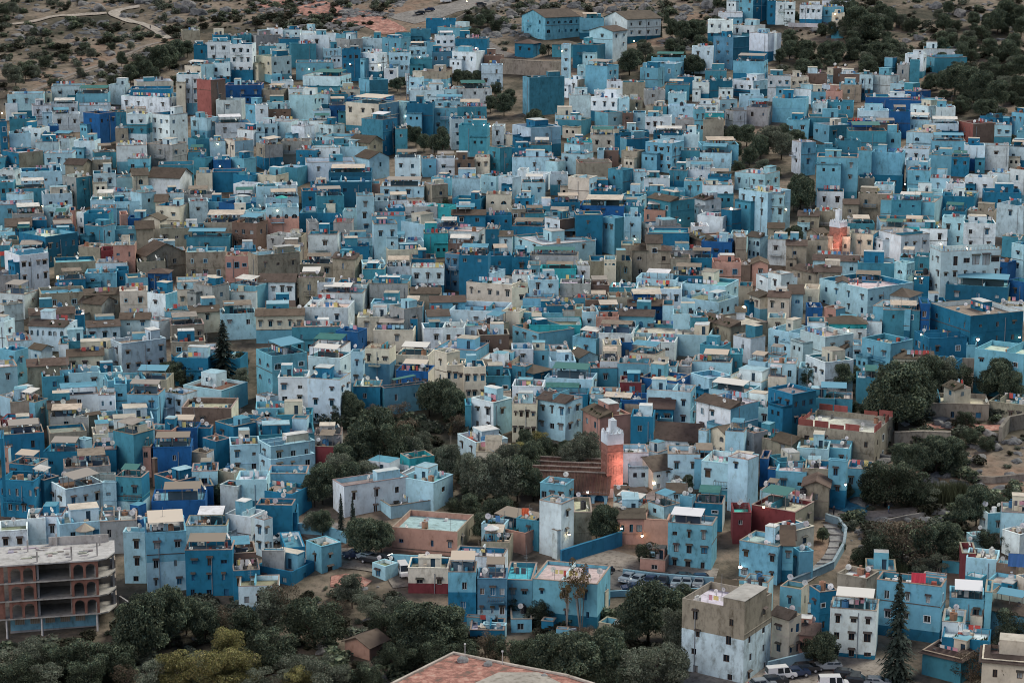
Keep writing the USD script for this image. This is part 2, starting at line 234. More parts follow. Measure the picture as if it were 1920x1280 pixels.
TABLE = """@0 0
1555 1725 1725 315 465 W a2x2
1605 1725 1725 262 320 B a2x1
1725 1890 1920 335 585 W a3x3
1785 1885 1885 262 330 T a2x1
1840 1920 2110 270 350 n a0
1595 1725 1725 475 600 W a3x2 /B2
1510 1600 1600 480 610 P a0
1385 1515 1590 500 560 C a2x1
1325 1490 1490 560 830 W a3x3
1475 1580 1690 605 870 X RK a0
1690 1960 1960 640 760 D a3x1
1030 1300 1300 610 700 C a6x1 r
815 930 975 640 760 w a0
970 1280 1280 670 740 B a0
910 1270 1450 735 850 W a4x1 b3x1
1140 1270 1405 865 1090 W a3x3 b2x3
950 1095 1095 815 860 C a0
950 1095 1140 860 1080 W a2x3 mT
865 960 960 965 1080 N a1x1
625 745 865 855 1060 D a1x2 b3x1
600 830 830 790 855 w a0
830 945 945 840 960 T a0
1430 1550 1640 890 1035 P a2x2
1620 1810 1840 755 890 w a1x1
1840 1920 2000 790 920 L a1x1
1620 1880 1880 920 1020 w a2x1
1780 1900 1980 980 1030 W a1x1
1685 1760 1900 1060 1190 C a2x1 RP
1575 1690 1690 1060 1130 P
1410 1470 1580 1050 1130 T
1100 1290 1400 1090 1240 n a1x1
875 1100 1100 1090 1260 W a0 /L3
1410 1545 1545 1140 1200 T a1x1
325 390 390 700 770 C a1x1
390 640 640 645 770 w a2x1
575 810 810 705 800 L a0
60 325 325 705 860 P a3x1
0 90 90 735 860 N a1x1 g
45 130 130 775 870 W
250 385 385 790 900 w a2x1
375 580 580 780 850 w c
75 270 270 890 1010 T a0
400 600 600 855 960 w c
0 50 50 910 1150 B
75 230 230 1000 1130 P /T2 a0
165 300 370 965 1060 W a2x1
310 410 410 1010 1060 T a0
390 520 570 1040 1100 w c
375 440 440 945 1000 D
270 440 440 1065 1180 w a0
555 710 755 1060 1190 W a0
710 870 870 1140 1190 T c a0
335 540 570 1150 1280 P a3x1
20 140 320 1150 1280 B RN
690 830 830 1200 1280 N a1x1
490 620 690 1235 1290 N g
960 1120 1120 1190 1280 L /T
1190 1450 1450 1235 1290 T
1445 1540 1600 1190 1280 T a0
1600 1730 1730 1200 1280 D
1730 1830 1920 1195 1280 L a1x1
@480 0
0 115 265 430 600 C RW a2x2 b3x2 r
110 260 260 375 440 W a3x1
20 150 150 345 430 T a2x1
265 450 450 330 480 T a0
180 340 340 290 335 B a0
330 595 595 265 450 W a3x1
200 330 330 225 265 W
90 200 200 220 260 W
345 430 500 235 265 W
510 640 640 365 470 P a4x2
645 780 780 375 580 B a3x2
300 580 580 470 560 L a3x1
350 630 715 575 670 W RP a0 b4x1
600 700 800 300 370 n a0
790 945 945 290 370 w a0
945 1085 1160 290 390 L b1x1
1050 1160 1160 255 300 T a2x1
1160 1310 1310 225 320 T a0
1275 1500 1500 150 195 B a0
1360 1535 1615 210 275 L a0
1345 1490 1490 270 385 W a3x2
1495 1735 1735 290 420 B a0
1280 1350 1350 320 460 L a0
1150 1280 1280 350 450 P a3x1
785 910 985 405 580 W a2x2 b1x2
995 1150 1150 395 550 P a4x2
960 1055 1055 515 560 W
1155 1320 1320 445 520 T a1x1
1320 1470 1470 395 490 S a3x1
1470 1650 1720 395 530 W a3x1
1710 1840 1860 420 490 K a0
1690 1850 1850 490 650 w a2x2
1375 1470 1470 515 560 K
1230 1425 1470 540 650 N /L5 a0
770 850 990 605 715 L RT a0
1410 1500 1500 670 760 P
1310 1410 1410 630 690 W a1x1
1150 1410 1410 680 770 W a1x1
1500 1770 1770 665 720 w c
1340 1560 1560 760 810 P c
1130 1325 1325 780 1000 E a0
1325 1510 1510 810 970 L a2x2
1510 1730 1730 800 900 T c
1520 1735 1735 945 1180 T a0
1465 1560 1560 895 1090 w a1x3
1560 1720 1720 890 950 L a2x1
1770 1860 1860 950 1100 w a1x2
670 920 1075 785 990 C RS a3x1 b3x2
680 1010 1010 745 790 D
790 950 1060 900 1150 T RB a0 b2x3
1045 1135 1135 965 1145 T a1x1
700 850 950 1070 1200 N b1x2 g
430 720 720 1080 1130 T
430 630 630 1110 1160 W a2x1
600 840 840 1100 1160 P
250 430 490 715 900 P a0 b2x1
250 400 400 665 720 W
80 250 250 770 840 P
90 260 260 820 860 K
0 90 90 790 860 W a1x1 +1.5
70 260 320 915 1010 W a1x1
470 580 665 940 1030 w
400 560 560 905 960 W c
555 670 670 790 880 D c
430 560 560 830 890 P
640 780 780 670 730 C
120 280 280 610 680 W
20 180 250 680 770 N c
0 160 160 930 1030 P a3x1
0 65 200 1090 1250 N Rn /B a1x1
190 400 400 1060 1200 n
300 440 500 1130 1200 B
380 740 740 1215 1290 W a2x1
750 850 1000 1190 1290 P g
500 710 780 1030 1090 P
710 785 785 1000 1070 T
1250 1350 1350 1190 1280 L a1x1
1350 1490 1490 1190 1280 W a1x1
1490 1640 1640 1200 1260 K
1640 1750 1750 1180 1280 C a2x1
1750 1830 1920 1110 1290 T
@960 0
510 690 690 140 275 L a0
370 430 430 335 580 P a1x3
455 640 700 340 500 E a0
550 715 800 500 690 L a0 b2x1
490 550 550 500 610 P
395 490 545 600 700 W RN a2x1
80 130 395 585 845 L RT a0
1045 1290 1290 435 500 L c
960 1095 1145 515 640 L a1x1
980 1220 1290 485 590 L a3x1
1350 1510 1510 355 530 W a2x1
1510 1660 1780 285 500 S RE a2x3 b0
1780 1920 2020 255 440 W a0
1470 1650 1650 155 300 W a3x2
1650 1820 1900 195 280 W a2x1
1550 1730 1730 95 155 W
1630 1810 1950 -30 155 L RB a3x2 b2x2
1660 1890 1920 465 610 L a0 c
1650 1810 1925 610 720 W RP a3x1
1355 1480 1480 620 720 W a1x1
1480 1655 1655 610 730 E a0
1450 1610 1610 530 600 T
1240 1360 1360 580 680 B a0
1715 1890 1890 720 840 P a1x1
1505 1560 1690 750 860 W RP a2x1 b2x1
1385 1530 1530 790 850 W a4x1
1600 1660 1760 835 940 n Rw
1760 1920 1950 810 920 n c
1440 1590 1590 900 1060 N a0
1440 1590 1590 850 915 G a0
1170 1370 1370 800 890 P a1x2
1370 1450 1450 820 1040 L a2x2
1230 1370 1370 900 1040 n a1x1
1000 1190 1190 880 960 W a4x1
620 720 830 850 970 L RP a0
590 840 840 970 1010 C a0
590 790 875 740 900 W a3x1 b0
440 590 590 715 870 W a0
620 700 700 690 740 W a1x1
330 520 595 905 990 T a2x1
330 520 520 865 910 P
725 830 830 610 730 W a2x2
830 1000 1000 620 730 N a0
1000 1150 1150 680 740 n a1x1
1150 1330 1330 640 700 T c
1170 1300 1300 705 800 P a1x1
1060 1160 1160 800 860 T
1000 1130 1170 800 870 N
800 880 880 745 830 P +3
880 980 980 750 800 N
830 910 910 850 905 K
905 1000 1000 850 920 P
0 140 370 965 1170 W RP a1x2 b1x1 r
140 350 350 950 1000 B +3
810 860 1030 1045 1140 L RB +1.5
810 1030 1030 995 1050 E
1000 1200 1290 1080 1270 L a4x3
1120 1290 1290 1020 1080 P a1x1
1060 1280 1280 1000 1050 E c
590 770 770 1015 1110 C c
770 815 815 1020 1130 B
420 600 600 1060 1090 G a0
370 545 610 1160 1290 P a2x2
390 510 605 1090 1140 P +1.5
130 300 300 1090 1210 T c
0 160 160 1110 1170 B
0 300 300 1180 1290 P a1x1
500 750 750 1220 1290 N a0
690 800 800 1130 1220 K
640 690 690 1130 1220 P
820 940 1000 1140 1240 N a1x1
1240 1410 1410 1130 1230 T a0
1290 1400 1400 1010 1040 W
1410 1640 1640 1150 1250 P c
1320 1510 1510 1210 1280 W a0
1420 1700 1700 1090 1150 L a0
@1440 0
0 60 60 10 160 B a1x2
60 205 205 20 165 W a2x1
240 405 405 40 170 W a4x1 /B2
405 570 570 55 150 L a2x1
410 640 640 10 60 W
480 570 570 105 260 C
0 65 65 250 330 W +4.5
445 490 600 515 600 C RK a1x2
300 445 445 555 640 K a0
175 305 305 580 680 C a3x1
175 330 430 675 740 W RL a0
0 170 170 570 740 w a3x1
435 545 545 690 770 O a2x1
330 435 435 690 770 L a2x1
545 700 700 640 740 N a1x1
540 690 690 560 640 K
690 790 790 560 725 w a2x2
790 920 985 570 725 w a0
1030 1165 1190 410 560 W a2x1
1170 1490 1490 370 435 w a0
1185 1250 1490 435 530 L RT a1x1 b0
875 935 970 435 540 L RB a0
1070 1140 1140 460 620 T a0
970 1060 1060 490 560 n
740 1070 1070 735 830 D a4x1
950 1110 1220 690 750 D
900 1300 1300 760 830 D a2x1
920 1070 1070 840 1010 D a0
1070 1205 1325 800 900 W Rw a2x1
690 915 915 835 910 W a0
35 285 285 745 900 L a0
335 440 440 780 860 w
440 640 640 770 830 T
140 305 305 905 990 L a2x1
310 600 600 885 940 T a1x1
340 460 610 945 1045 L RT
600 790 790 920 960 D a0
610 890 890 985 1120 T a0
790 980 980 940 990 K c
890 1000 1000 1000 1090 L a1x1 r
1040 1240 1300 1000 1130 P a1x1 r
1040 1215 1215 900 980 P c
1220 1430 1430 930 1040 W a2x1 c
1430 1540 1705 930 1060 X RK a1x1
1705 1830 1830 940 1060 P a2x1
1590 1710 1830 890 940 B
1830 1920 1990 850 1000 L a2x1
1870 1990 1990 1000 1110 L a1x1
1240 1480 1480 1060 1180 L c
1480 1630 1630 1095 1255 W /D a0
1630 1810 1810 1095 1250 w a1x1
1810 1990 1990 1110 1230 W a2x1
180 250 360 1070 1290 w RL b1x2
360 520 520 1110 1190 T a2x1
520 700 700 1060 1190 T a1x1
370 675 675 1185 1500 L a3x3
680 780 780 1130 1400 L a0
780 1010 1010 1150 1400 L a0 /B2
1010 1205 1205 1120 1200 W a3x1
1040 1210 1210 1210 1400 P a1x1
1210 1380 1380 1170 1290 L a0
1380 1510 1510 1180 1240 B c
@0 320
165 465 465 5 100 P
0 100 100 90 250 T a2x1
0 110 165 0 80 w
470 570 690 55 260 n RT b1x3
700 870 870 20 225 w a2x1
870 1000 1000 50 150 P a0
1000 1110 1110 30 160 C a1x1 r g
1110 1345 1440 55 160 W a0 g
1470 1590 1590 20 110 C a0
1590 1840 1840 10 90 B a0
1750 1890 1960 110 230 W a0
820 1000 1000 160 230 W a1x1
980 1060 1170 170 310 P a0 b1x1 +1.5
1060 1170 1170 180 290 T c
1250 1380 1380 165 250 w
1380 1600 1600 180 240 n a0 c
1420 1560 1560 230 370 w a1x1
1165 1250 1250 230 350 C g
1170 1345 1420 270 400 C a2x1 b1x1
1560 1720 1720 235 330 L a1x1
1640 1780 1920 260 350 D RB +1.5
1720 1920 1920 200 260 L c
330 540 540 170 270 w a2x1
430 540 540 155 210 C a0
50 170 250 180 250 P
100 340 340 130 200 T c
0 250 250 250 320 L a2x1
330 470 540 280 360 P
860 1050 1050 230 320 P a0
680 860 860 220 300 P c
690 870 870 280 400 L
100 330 330 320 380 n c
525 565 565 300 400 O a0
400 530 530 360 420 O c
240 350 350 370 480 B a2x1
575 640 690 320 480 W a1x2
630 815 850 325 550 B RT a2x2 b0
640 770 860 420 600 T RL a1x1
905 960 960 330 430 O a0
960 1100 1100 360 440 D a1x1
860 1020 1020 440 520 L a2x1
1060 1200 1250 370 470 C G
1025 1150 1150 430 500 N g
1200 1440 1440 430 540 N a3x1
1740 1900 1900 320 400 W a1x1
1530 1830 1830 390 480 N a2x1 c
1740 1920 2010 400 580 K a3x2 c
50 230 230 410 470 N g
120 250 250 460 500 B
400 560 560 430 520 B c
145 340 580 500 700 B RE b4x2
350 590 590 490 600 E a2x2
0 140 140 520 600 N c
0 70 70 560 640 T
35 145 360 640 890 W a0 b4x2
80 345 345 590 680 P a2x1
590 750 850 580 680 N a0
850 1010 1025 560 790 O RO a2x1 
760 850 850 600 680 R a0
420 720 720 680 800 N a1x1
720 950 950 690 770 W a0
1020 1100 1390 640 800 N a1x1 g
1115 1230 1260 530 660 W a1x1
1230 1390 1390 600 640
1030 1240 1240 680 810 N a1x1
1400 1720 1740 500 600 T c a1x1
1395 1690 1690 610 790 N a3x2 wW
1690 1860 1860 640 800 O wB a3x1
1760 1920 1920 590 650 B a3x1 r
1860 1930 2250 640 800 N a0 +3
0 140 145 780 900 n a1x1
450 640 640 810 880 B c
640 870 870 770 880 L a2x1
870 960 960 750 830 B a1x1
960 1110 1110 800 900 L
1110 1260 1290 770 930 D a3x2 t c
1105 1240 1330 930 1160 W RL a1x1
1330 1600 1600 830 900 P a2x1
1330 1460 1460 890 1010 C a2x1
1450 1590 1720 870 970 n +1.5
1480 1670 1670 850 900 D
1610 1730 1730 900 1000 P a2x1
1730 1920 2040 870 920 L c
1730 1920 1960 910 980 w a1x1
315 640 640 910 1060 N a2x1 wB
640 900 900 920 1040 N a3x1 wW s
900 1105 1105 900 1110 C a2x2 wB
600 760 860 1000 1130 N Rn g
560 630 630 1080 1170 B a0
230 560 560 1065 1190 N a2x1 s
220 480 580 1170 1270 W a6x1 r s
0 30 170 1010 1230 w a3x2
0 180 290 930 1030 w a3x1
660 900 900 1160 1270 W a3x1 s
900 1120 1120 1110 1180 w s
1100 1190 1290 1130 1240 W a2x1
1240 1420 1420 1050 1120 L a0
1430 1650 1650 1050 1130 C a1x1 s
1290 1530 1530 1150 1260 N a3x1 c
1660 1920 1920 1070 1160 P a2x1
@480 320
0 150 245 40 150 C a1x1
0 160 160 120 240 P a0
150 310 310 110 200 W a1x1
80 320 320 200 270 P c
80 320 320 275 500 P /o7 a4x1 r z
350 540 540 150 310 B a2x2
420 550 550 100 150 E
545 865 865 85 240 E a4x1
545 865 865 15 90 E c
865 930 930 100 200 O a0
460 660 660 190 380 T a1x2
325 650 650 320 430 B a1x1
650 760 760 310 440 P a0
755 885 885 190 440 P RN a1x3
870 990 990 230 380 w a1x1
1000 1140 1140 220 300 W a2x1
930 1260 1260 120 240 P a4x2
1260 1320 1440 110 250 N RN b1x1
1470 1680 1680 60 220 P a0
1475 1680 1725 220 310 B a3x1 b0
1725 1910 1920 180 320 C a2x1 r
870 1120 1120 340 400 L a1x1
985 1115 1115 280 340 B a1x1
885 1060 1060 400 700 P a2x1
1120 1360 1360 270 380 n a2x2
1070 1270 1470 410 520 P RW a0
1470 1720 1720 330 400 B a2x1 s
1720 1920 1920 340 390 B
1440 1670 1720 460 560 w 
1380 1510 1510 420 460 D c
1260 1440 1440 470 600 G a0
1010 1120 1120 540 590 W c
990 1250 1250 590 680 C a2x1
1120 1260 1260 530 610 P
1440 1620 1620 550 620 K r c a3x1
1720 1820 1820 440 600 E a1x2
1820 1920 1920 490 600 W a1x1 s
390 610 625 480 700 w a1x1
395 470 470 390 480 n
580 720 720 390 480 n a0
640 850 850 570 690 B a0
130 340 380 500 600 N a1x1
200 360 360 570 680 N a1x1
80 250 340 500 560 n
330 580 580 700 780 N c
575 740 800 660 830 N a1x1 s
800 960 960 740 820 T a0
800 970 970 700 760 P
980 1160 1160 720 800 w c
0 320 320 640 820 N a0
1165 1410 1410 730 910 W a3x2 b0
1170 1350 1350 660 720 B a2x1
1415 1610 1730 640 890 S RB a4x3 b2x1
1520 1740 1740 640 690 B c +4.5
1760 1920 1920 640 720 B c
1590 1780 1870 770 850 P a2x1
25 290 310 830 960 W a4x1 g
320 510 510 800 970 N a1x1 c
460 580 580 840 970 w a1x1
600 830 860 850 920 w
480 800 830 920 1010 w c
850 1140 1160 850 990 n RN a1x1
875 1150 1150 825 880 L
1575 1920 2040 860 990 C a5x1
1160 1375 1375 920 990 N a0 s
1310 1570 1570 980 1050 L a2x1 s
0 360 360 1080 1250 C a5x1 s
80 290 290 1020 1080 W a2x1 s
360 690 740 1030 1140 w a2x1 +1.5
400 700 700 990 1040 L
760 990 1000 1100 1190 C RL a2x1 S
1000 1110 1250 1040 1160 n a1x1 +3
860 1090 1090 1000 1060 P
1090 1250 1250 1020 1100 L c
1120 1210 1210 1110 1180 B
1290 1450 1450 1085 1160 P a0 s
1450 1850 1920 1060 1150 W a1x1
270 630 640 1170 1280 T a3x1
880 1180 1200 1200 1290 C a1x1 c
1260 1450 1450 1180 1280 W a1x1
1400 1560 1560 1180 1280 w a2x1
1650 1800 1900 1160 1240 O RN c
1560 1700 1700 1170 1250 w a1x1
1670 1900 1900 1230 1290 K
@960 320
40 110 110 0 90 W a0
115 250 290 30 120 W a0
80 250 250 90 200 P c
290 420 420 30 150 w a1x1
420 580 640 60 200 C RP a0 b2x1
640 720 720 70 160 B
720 830 910 0 150 T a1x1 b0
920 1010 1010 10 130 P a1x1
990 1180 1180 60 160 W a2x1
1180 1310 1310 0 110 T a1x1
1320 1510 1510 0 70 W a1x1
1470 1640 1640 50 130 B a2x1 c
1440 1660 1660 110 280 W a2x2 r
1290 1440 1440 80 220 L a2x1
1670 1900 2010 30 150 P a4x1
1700 1920 2090 170 460 P a3x2
590 790 830 160 290 E a0
870 1000 1000 170 220 T
1000 1300 1300 160 230 T a0
800 960 1010 200 270 P a2x1
1020 1190 1370 230 420 T a3x1 s
990 1150 1150 300 380 O a2x1 c
1370 1450 1570 220 340 w a1x1 s
1570 1650 1720 300 470 B
1390 1580 1640 350 480 W a0 b1x1
1360 1480 1480 420 500 W a1x1
20 150 150 210 260 B
150 300 300 270 330 T a1x1
300 510 510 240 300 B c
0 100 100 290 370 N a2x1
100 240 240 320 390 T
240 480 480 340 390 T c
245 360 480 370 470 W RK a2x1 +3
0 240 240 420 540 B RD a0
480 680 680 330 600 B a1x2
680 770 840 360 600 L RT a2x1
510 840 840 270 330 D c
840 970 970 350 510 P a1x2
840 990 990 270 330 T
970 1060 1270 420 490 n a1x1
1020 1330 1330 470 530 B a0
200 530 530 500 560 P c
0 230 630 560 620 P a2x1 b2x1 +1.5
540 630 630 520 620 P a2x1
820 910 910 560 650 N a0
900 1010 1010 600 800 N a1x2 r t
1010 1120 1120 540 800 N a1x1 r g
1090 1190 1190 600 800 N a1x2 t
1190 1430 1430 600 660 n a0
1190 1340 1340 660 800 N a2x1 wB
1340 1500 1500 660 760 B c
1420 1650 1680 540 650 D a3x1
1310 1440 1740 530 620 K a1x1 s
1680 1760 1760 500 680 N a0
1640 1760 1760 480 530 P
1770 1860 1920 500 660 P a3x2 r s
130 490 500 640 720 n c a0
210 480 490 740 780 G c
120 210 210 710 770 L a1x1
0 130 130 650 780 B a1x1
490 585 585 710 830 W a1x1
0 130 130 780 850 W a1x1 r
590 900 900 680 860 N a3x2 wB
690 780 780 670 700 C a3x1 r +3
1510 1720 1720 690 830 O a2x1 wB
1720 1790 1790 710 800 K
1790 1920 1910 700 830 O a1x1 wB G
130 350 350 820 900 P +1.5
180 350 355 820 990 n a0
360 590 590 850 990 n a0
590 730 730 860 930 K a1x1 c
730 920 920 880 940 T
730 910 910 950 1020 N a0
930 1230 1270 820 890 P a2x1 c
930 1270 1270 890 1020 W a4x1
1270 1600 1700 870 990 P a4x1 wB b2x1
1270 1550 1700 990 1130 P a3x1 r b3x1
1430 1470 1490 740 850 P
1210 1430 1430 790 850 E c
0 120 120 880 1000 C a1x1
80 300 300 960 1020 L a0
460 590 620 960 1030 T
550 720 720 970 1040 K a1x1 c
260 460 460 1010 1070 E a0
60 380 380 1070 1150 L a1x1
380 470 470 1050 1150 n a1x1
470 530 530 1040 1190
530 650 650 1060 1200 P
640 880 880 1050 1090 B c
630 800 800 1100 1210 O wW a2x1
800 1060 1060 1090 1210 L a4x1 r s
880 1140 1140 1010 1100 D s a3x1
1130 1210 1210 1010 1200 P a0
1210 1390 1390 1080 1240 P a0
1345 1470 1470 1100 1140 T
1410 1640 1920 1170 1290 N a1x1 b3x1 s
1685 1750 1750 1060 1120 W t
0 200 470 1220 1290 L
130 520 520 1160 1210 G a0
650 900 900 1225 1290 w c
900 1480 1480 1240 1290 P a1x1
1700 1800 1800 870 1020 N a0
1830 1920 2140 810 900 W a1x1
1780 1860 1990 950 1090 C a2x1 s
@1440 320
0 120 130 180 410 P a2x3 +1.5
370 570 570 160 260 W a2x1
690 1010 1010 40 140 B
690 800 800 60 160 N a0
800 940 940 110 200 w a0
680 920 920 180 350 N a2x1 
570 680 680 250 350 N a1x1 s
850 1250 1310 240 400 L RP a0
930 1150 1150 230 280 T c +1.5
1050 1310 1310 170 250 P a0
1050 1210 1210 0 170 L a1x1
1220 1360 1360 60 160 P
1350 1480 1480 100 150 W a1x1
1480 1690 1720 60 150 W a2x1
1310 1560 1580 170 220 P a1x1
1310 1550 1550 200 330 B a0
1310 1470 1480 360 560 P a2x2
1310 1480 1480 310 370 E c
1630 1900 1900 170 300 B a1x1
1720 1920 2010 270 500 w a1x1
1480 1710 1710 400 590 W a2x2 
1500 1700 1700 310 370 N a2x1 r
590 790 830 480 610 C RB a3x1
590 800 800 400 480 T c
830 1000 1210 490 610 W a1x1 b3x1 +1.5
990 1210 1210 430 490 G a3x1
850 1010 1010 430 480 C c
850 1230 1230 390 430 P
290 370 450 470 590 N G
290 450 450 530 600 N a1x1
140 290 290 560 740 N a1x1 s
0 150 150 520 680 w a1x1
0 120 120 430 490 N s
340 680 680 680 800 P a3x1 s
680 950 950 700 800 T a1x1
950 1040 1100 700 950 P a1x2 b3x2 r
990 1100 1100 660 720 L c
180 360 540 770 850 N s
350 550 550 760 830 N s
380 750 1090 890 1080 P a4x2 b5x1
600 850 850 830 890 B c
520 600 600 840 890 P G a2x1
1105 1210 1210 650 780 T a1x1
1100 1210 1210 790 860 B a1x1
0 160 180 950 1130 C a2x1 s
170 265 265 920 1080 P a1x1 r g
0 100 190 780 890 W a1x1 +1.5
270 380 380 890 1000 C a1x1
300 410 410 1030 1110 D
420 510 580 1040 1140 O RL a1x1
470 740 740 1150 1210 G a0 t
440 740 740 1190 1290 w a3x1
790 1070 1140 1040 1290 L a1x1
830 1060 1150 950 1020 w t
870 1140 1140 1050 1110 T c +3
1150 1215 1215 1000 1290 D
1150 1340 1340 990 1090 B
1340 1800 1800 880 1040 E c a3x1
1800 1920 2000 840 1000 D
1215 1520 1910 1090 1400 B a3x2 b3x2
1740 1910 1910 1020 1080 W a3x1
0 130 130 1110 1180 C a1x1
0 260 420 1230 1400 P a2x1
300 430 430 1140 1250 W a1x1
1830 1920 1990 560 800 P a1x2
1760 1890 1920 500 560 T a0
@0 640
0 110 210 75 300 L a2x3 b1x2
230 310 390 60 160 W RW g
510 775 775 100 210 C a3x1 s
215 510 510 170 280 N a0 s
440 510 510 20 130 W a0
830 910 1245 20 230 w a1x2 b4x2
955 1160 1160 0 50 B
1285 1540 1540 0 140 N a2x2 wW
1540 1640 1640 60 140 W a1x1
1310 1560 1620 130 250 B a2x1
1560 1800 1860 130 260 B a0
450 540 540 210 330 L a1x1
520 750 750 230 330 P a2x1
750 920 920 230 330 P a2x1 fC
780 860 860 290 420 P a1x1
860 950 950 320 540 L a1x2
320 480 480 260 330 T
0 130 300 440 560 P a0
130 260 360 460 640 L a1x1 c
80 250 250 450 520 N a0 
10 200 250 590 640 R a0 fW
450 740 740 390 450 W a1x1 c
740 860 860 400 560 W a2x2
365 570 570 490 560 N a0 s
640 660 745 550 690 N G
380 640 640 560 640 n a1x1 c
750 1150 1150 580 680 P a2x1
550 660 660 570 650 n
820 1160 1160 660 720 P 
380 650 650 670 730 N
955 1185 1240 400 660 L a2x1 b0 c
1235 1370 1480 400 600 W a2x2
1375 1660 1860 370 450 P RL a0 fT
1365 1735 1790 500 620 K RC a1x1 
1000 1250 1305 290 400 N c
690 870 870 810 900 B a1x1 fN
850 1000 1150 700 740 T +3
705 870 870 690 790 C a0
10 330 330 680 800 B a2x1 c
10 300 300 630 690 N a0
990 1130 1150 790 870 O a2x1 c
1270 1480 1510 650 790 D RB a0 c
1470 1580 1600 650 760 B
1520 1620 1730 750 890 B RB a0
1615 1750 1920 640 750 B a1x1 b1x1
1760 1920 1980 590 650 B a0 fW
1730 1950 1950 770 960 P a2x2
1155 1430 1435 790 1010 D a1x2 c
1440 1550 1605 840 970 N Rw
1440 1630 1640 970 1080 P a1x1
1160 1320 1530 1050 1190 B a1x1 fR
1145 1540 1545 1190 1280 D a0 c
1520 1600 1600 1080 1250 D
1635 1755 1845 990 1100 N RC a0 b1x1 fW
1650 1780 1850 1090 1200 w
580 640 690 740 930 P RP a0 fC
330 580 640 830 950 B a2x1 c
75 260 360 930 1100 B Rw a3x2 c
0 250 350 1050 1290 B a5x2 b3x1
225 330 440 1040 1090 E c
10 60 80 800 1070 O Rw a1x2
0 25 25 730 1280 B
360 490 780 1110 1300 W a2x1 b3x1 fT c
770 870 880 1060 1290 P a1x2
870 1060 1120 1020 1290 T RB a2x1 b0 /P3 c
490 830 830 930 1010 n c a0
720 860 870 1000 1060 n
1140 1160 1180 880 1050 K
@480 640
0 120 385 115 470 L a2x2 b3x1 r hR c
165 385 385 270 550 W a2x3
385 630 710 290 600 W a2x3 b2x1
390 630 725 130 300 W a2x1 b1x1 r c
400 640 710 50 130 W a2x1 c
710 800 815 80 400 P a1x2 b1x2
815 1000 1050 60 340 C a3x1 b0 /S6 fT
730 930 930 340 440 B
1050 1290 1340 110 230 C a4x1 b0 c
1050 1290 1340 230 340 D RC a4x1
930 960 1290 350 510 T a0 RL c
1340 1430 1530 90 430 C a1x3
1430 1560 1560 180 320 C a3x1 b0 +3
1400 1560 1560 280 390 B
1560 1725 1725 190 480 C a3x2
1725 1910 1910 260 400 T a2x1 b0
1340 1650 1750 70 110 L a0 fP
1680 1920 1990 150 210 N fC
1720 1920 1990 200 260 E a1x1
1615 1780 1920 460 680 W a2x2 b1x1 RP
1570 1615 1615 480 540 T
0 80 165 420 490 W fN
0 290 290 500 580 L a2x1 
150 420 430 550 620 T a0
0 110 190 610 650 W
270 380 400 580 640 P
440 600 645 790 890 R Rn a0
440 640 650 700 790 n a0 fn
30 440 440 690 770 T a3x1 fC
20 110 445 790 900 P a1x1 b3x1 +1.5
20 110 445 890 980 P a1x1 b3x1
90 380 400 990 1110 L a1x1 b1x1
0 270 420 1150 1240 B a0 fN
0 270 300 1230 1290 B a0 fN
760 1050 1195 1010 1100 W Rw a0 fN
1080 1150 1340 880 1050 G a0 fN
1080 1330 1480 1060 1180 P a0 
1510 1650 1890 760 870 W a2x1 fR
1650 1900 1900 830 880 C a0 fN
@960 640
290 430 430 70 250 P a1x2
430 510 645 120 250 P a2x2 g
290 480 480 150 260 P
100 290 290 70 150 L a2x1
0 160 160 60 130 w
0 100 150 190 270 T  +1.5
0 160 300 240 330 E a2x1 t
0 230 230 340 470 W a2x1
690 820 820 30 160 C a1x1
820 910 910 10 120 D a1x1
910 1010 1010 10 90 C a1x1
1010 1220 1220 10 90 w a2x1
660 800 800 150 260 w c
590 790 790 200 300 T
790 1030 1040 170 300 L a2x1
1030 1230 1250 190 270 P a0
880 1080 1150 100 180 C a0 c
1250 1340 1340 190 290 n
960 1230 1340 300 340 D a0
810 970 970 310 400 R a0
800 900 1000 340 430 L a0
1010 1340 1380 380 640 P a3x2 RL
1410 1580 1640 40 120 T a0 fP
1340 1480 1640 280 440 P a1x1 b1x1
1350 1640 1660 160 270 P c a1x1
1640 1730 1730 100 240 T a1x1
1660 1790 1900 -20 120 W a1x1
1770 1900 1960 160 250 P a1x1 c
1590 1870 1980 310 430 W RP a0 fC
1475 1750 1860 390 500 P a2x1 c
1380 1640 1850 500 800 W RL a3x2 s
240 600 640 290 380 P c a2x1
580 800 800 400 470 P r
580 820 820 470 510 T
190 400 530 460 720 P a3x2 b2x2 s
180 570 580 400 470 B c
0 185 185 470 720 C a4x2
530 660 890 570 770 O RO b1x1 a2x1 s
890 1060 1060 570 780 B a1x1
1030 1210 1220 500 640 B a2x1 g
650 1010 1040 480 530 N c
820 1030 1030 440 490 D
1400 1460 1480 670 740 P
1490 1600 1720 690 860 C a2x2 r G
1700 1815 1920 690 860 n a1x1
1600 1740 1760 680 740 P c +1.5
1420 1770 1850 930 1180 P a4x2 b2x2
1370 1520 1520 880 950 L c
1620 1770 1850 890 970 P a1x1 +4.5
1860 1920 1920 880 1050 D
1165 1310 1310 1130 1190 P a1x1 s
870 910 1000 1130 1210 P G RP
780 880 880 1150 1220 P s
760 960 1060 1240 1310 C a6x1 fC
1020 1140 1260 1240 1300 P c a1x1
1260 1350 1380 1170 1260 L
1370 1580 1600 1220 1300 B Rw c
@1440 640
240 430 640 -30 210 W a0
280 430 640 160 380 W a3x1 b1x1
420 560 640 60 150 W a1x1 b1x1 s
640 710 710 30 190 P a1x2
705 920 1085 20 290 L a2x2 b1x2 
670 830 830 280 350 T c
0 185 360 400 740 B RE a3x3 b3x2
0 100 140 110 210 L a1x1 c
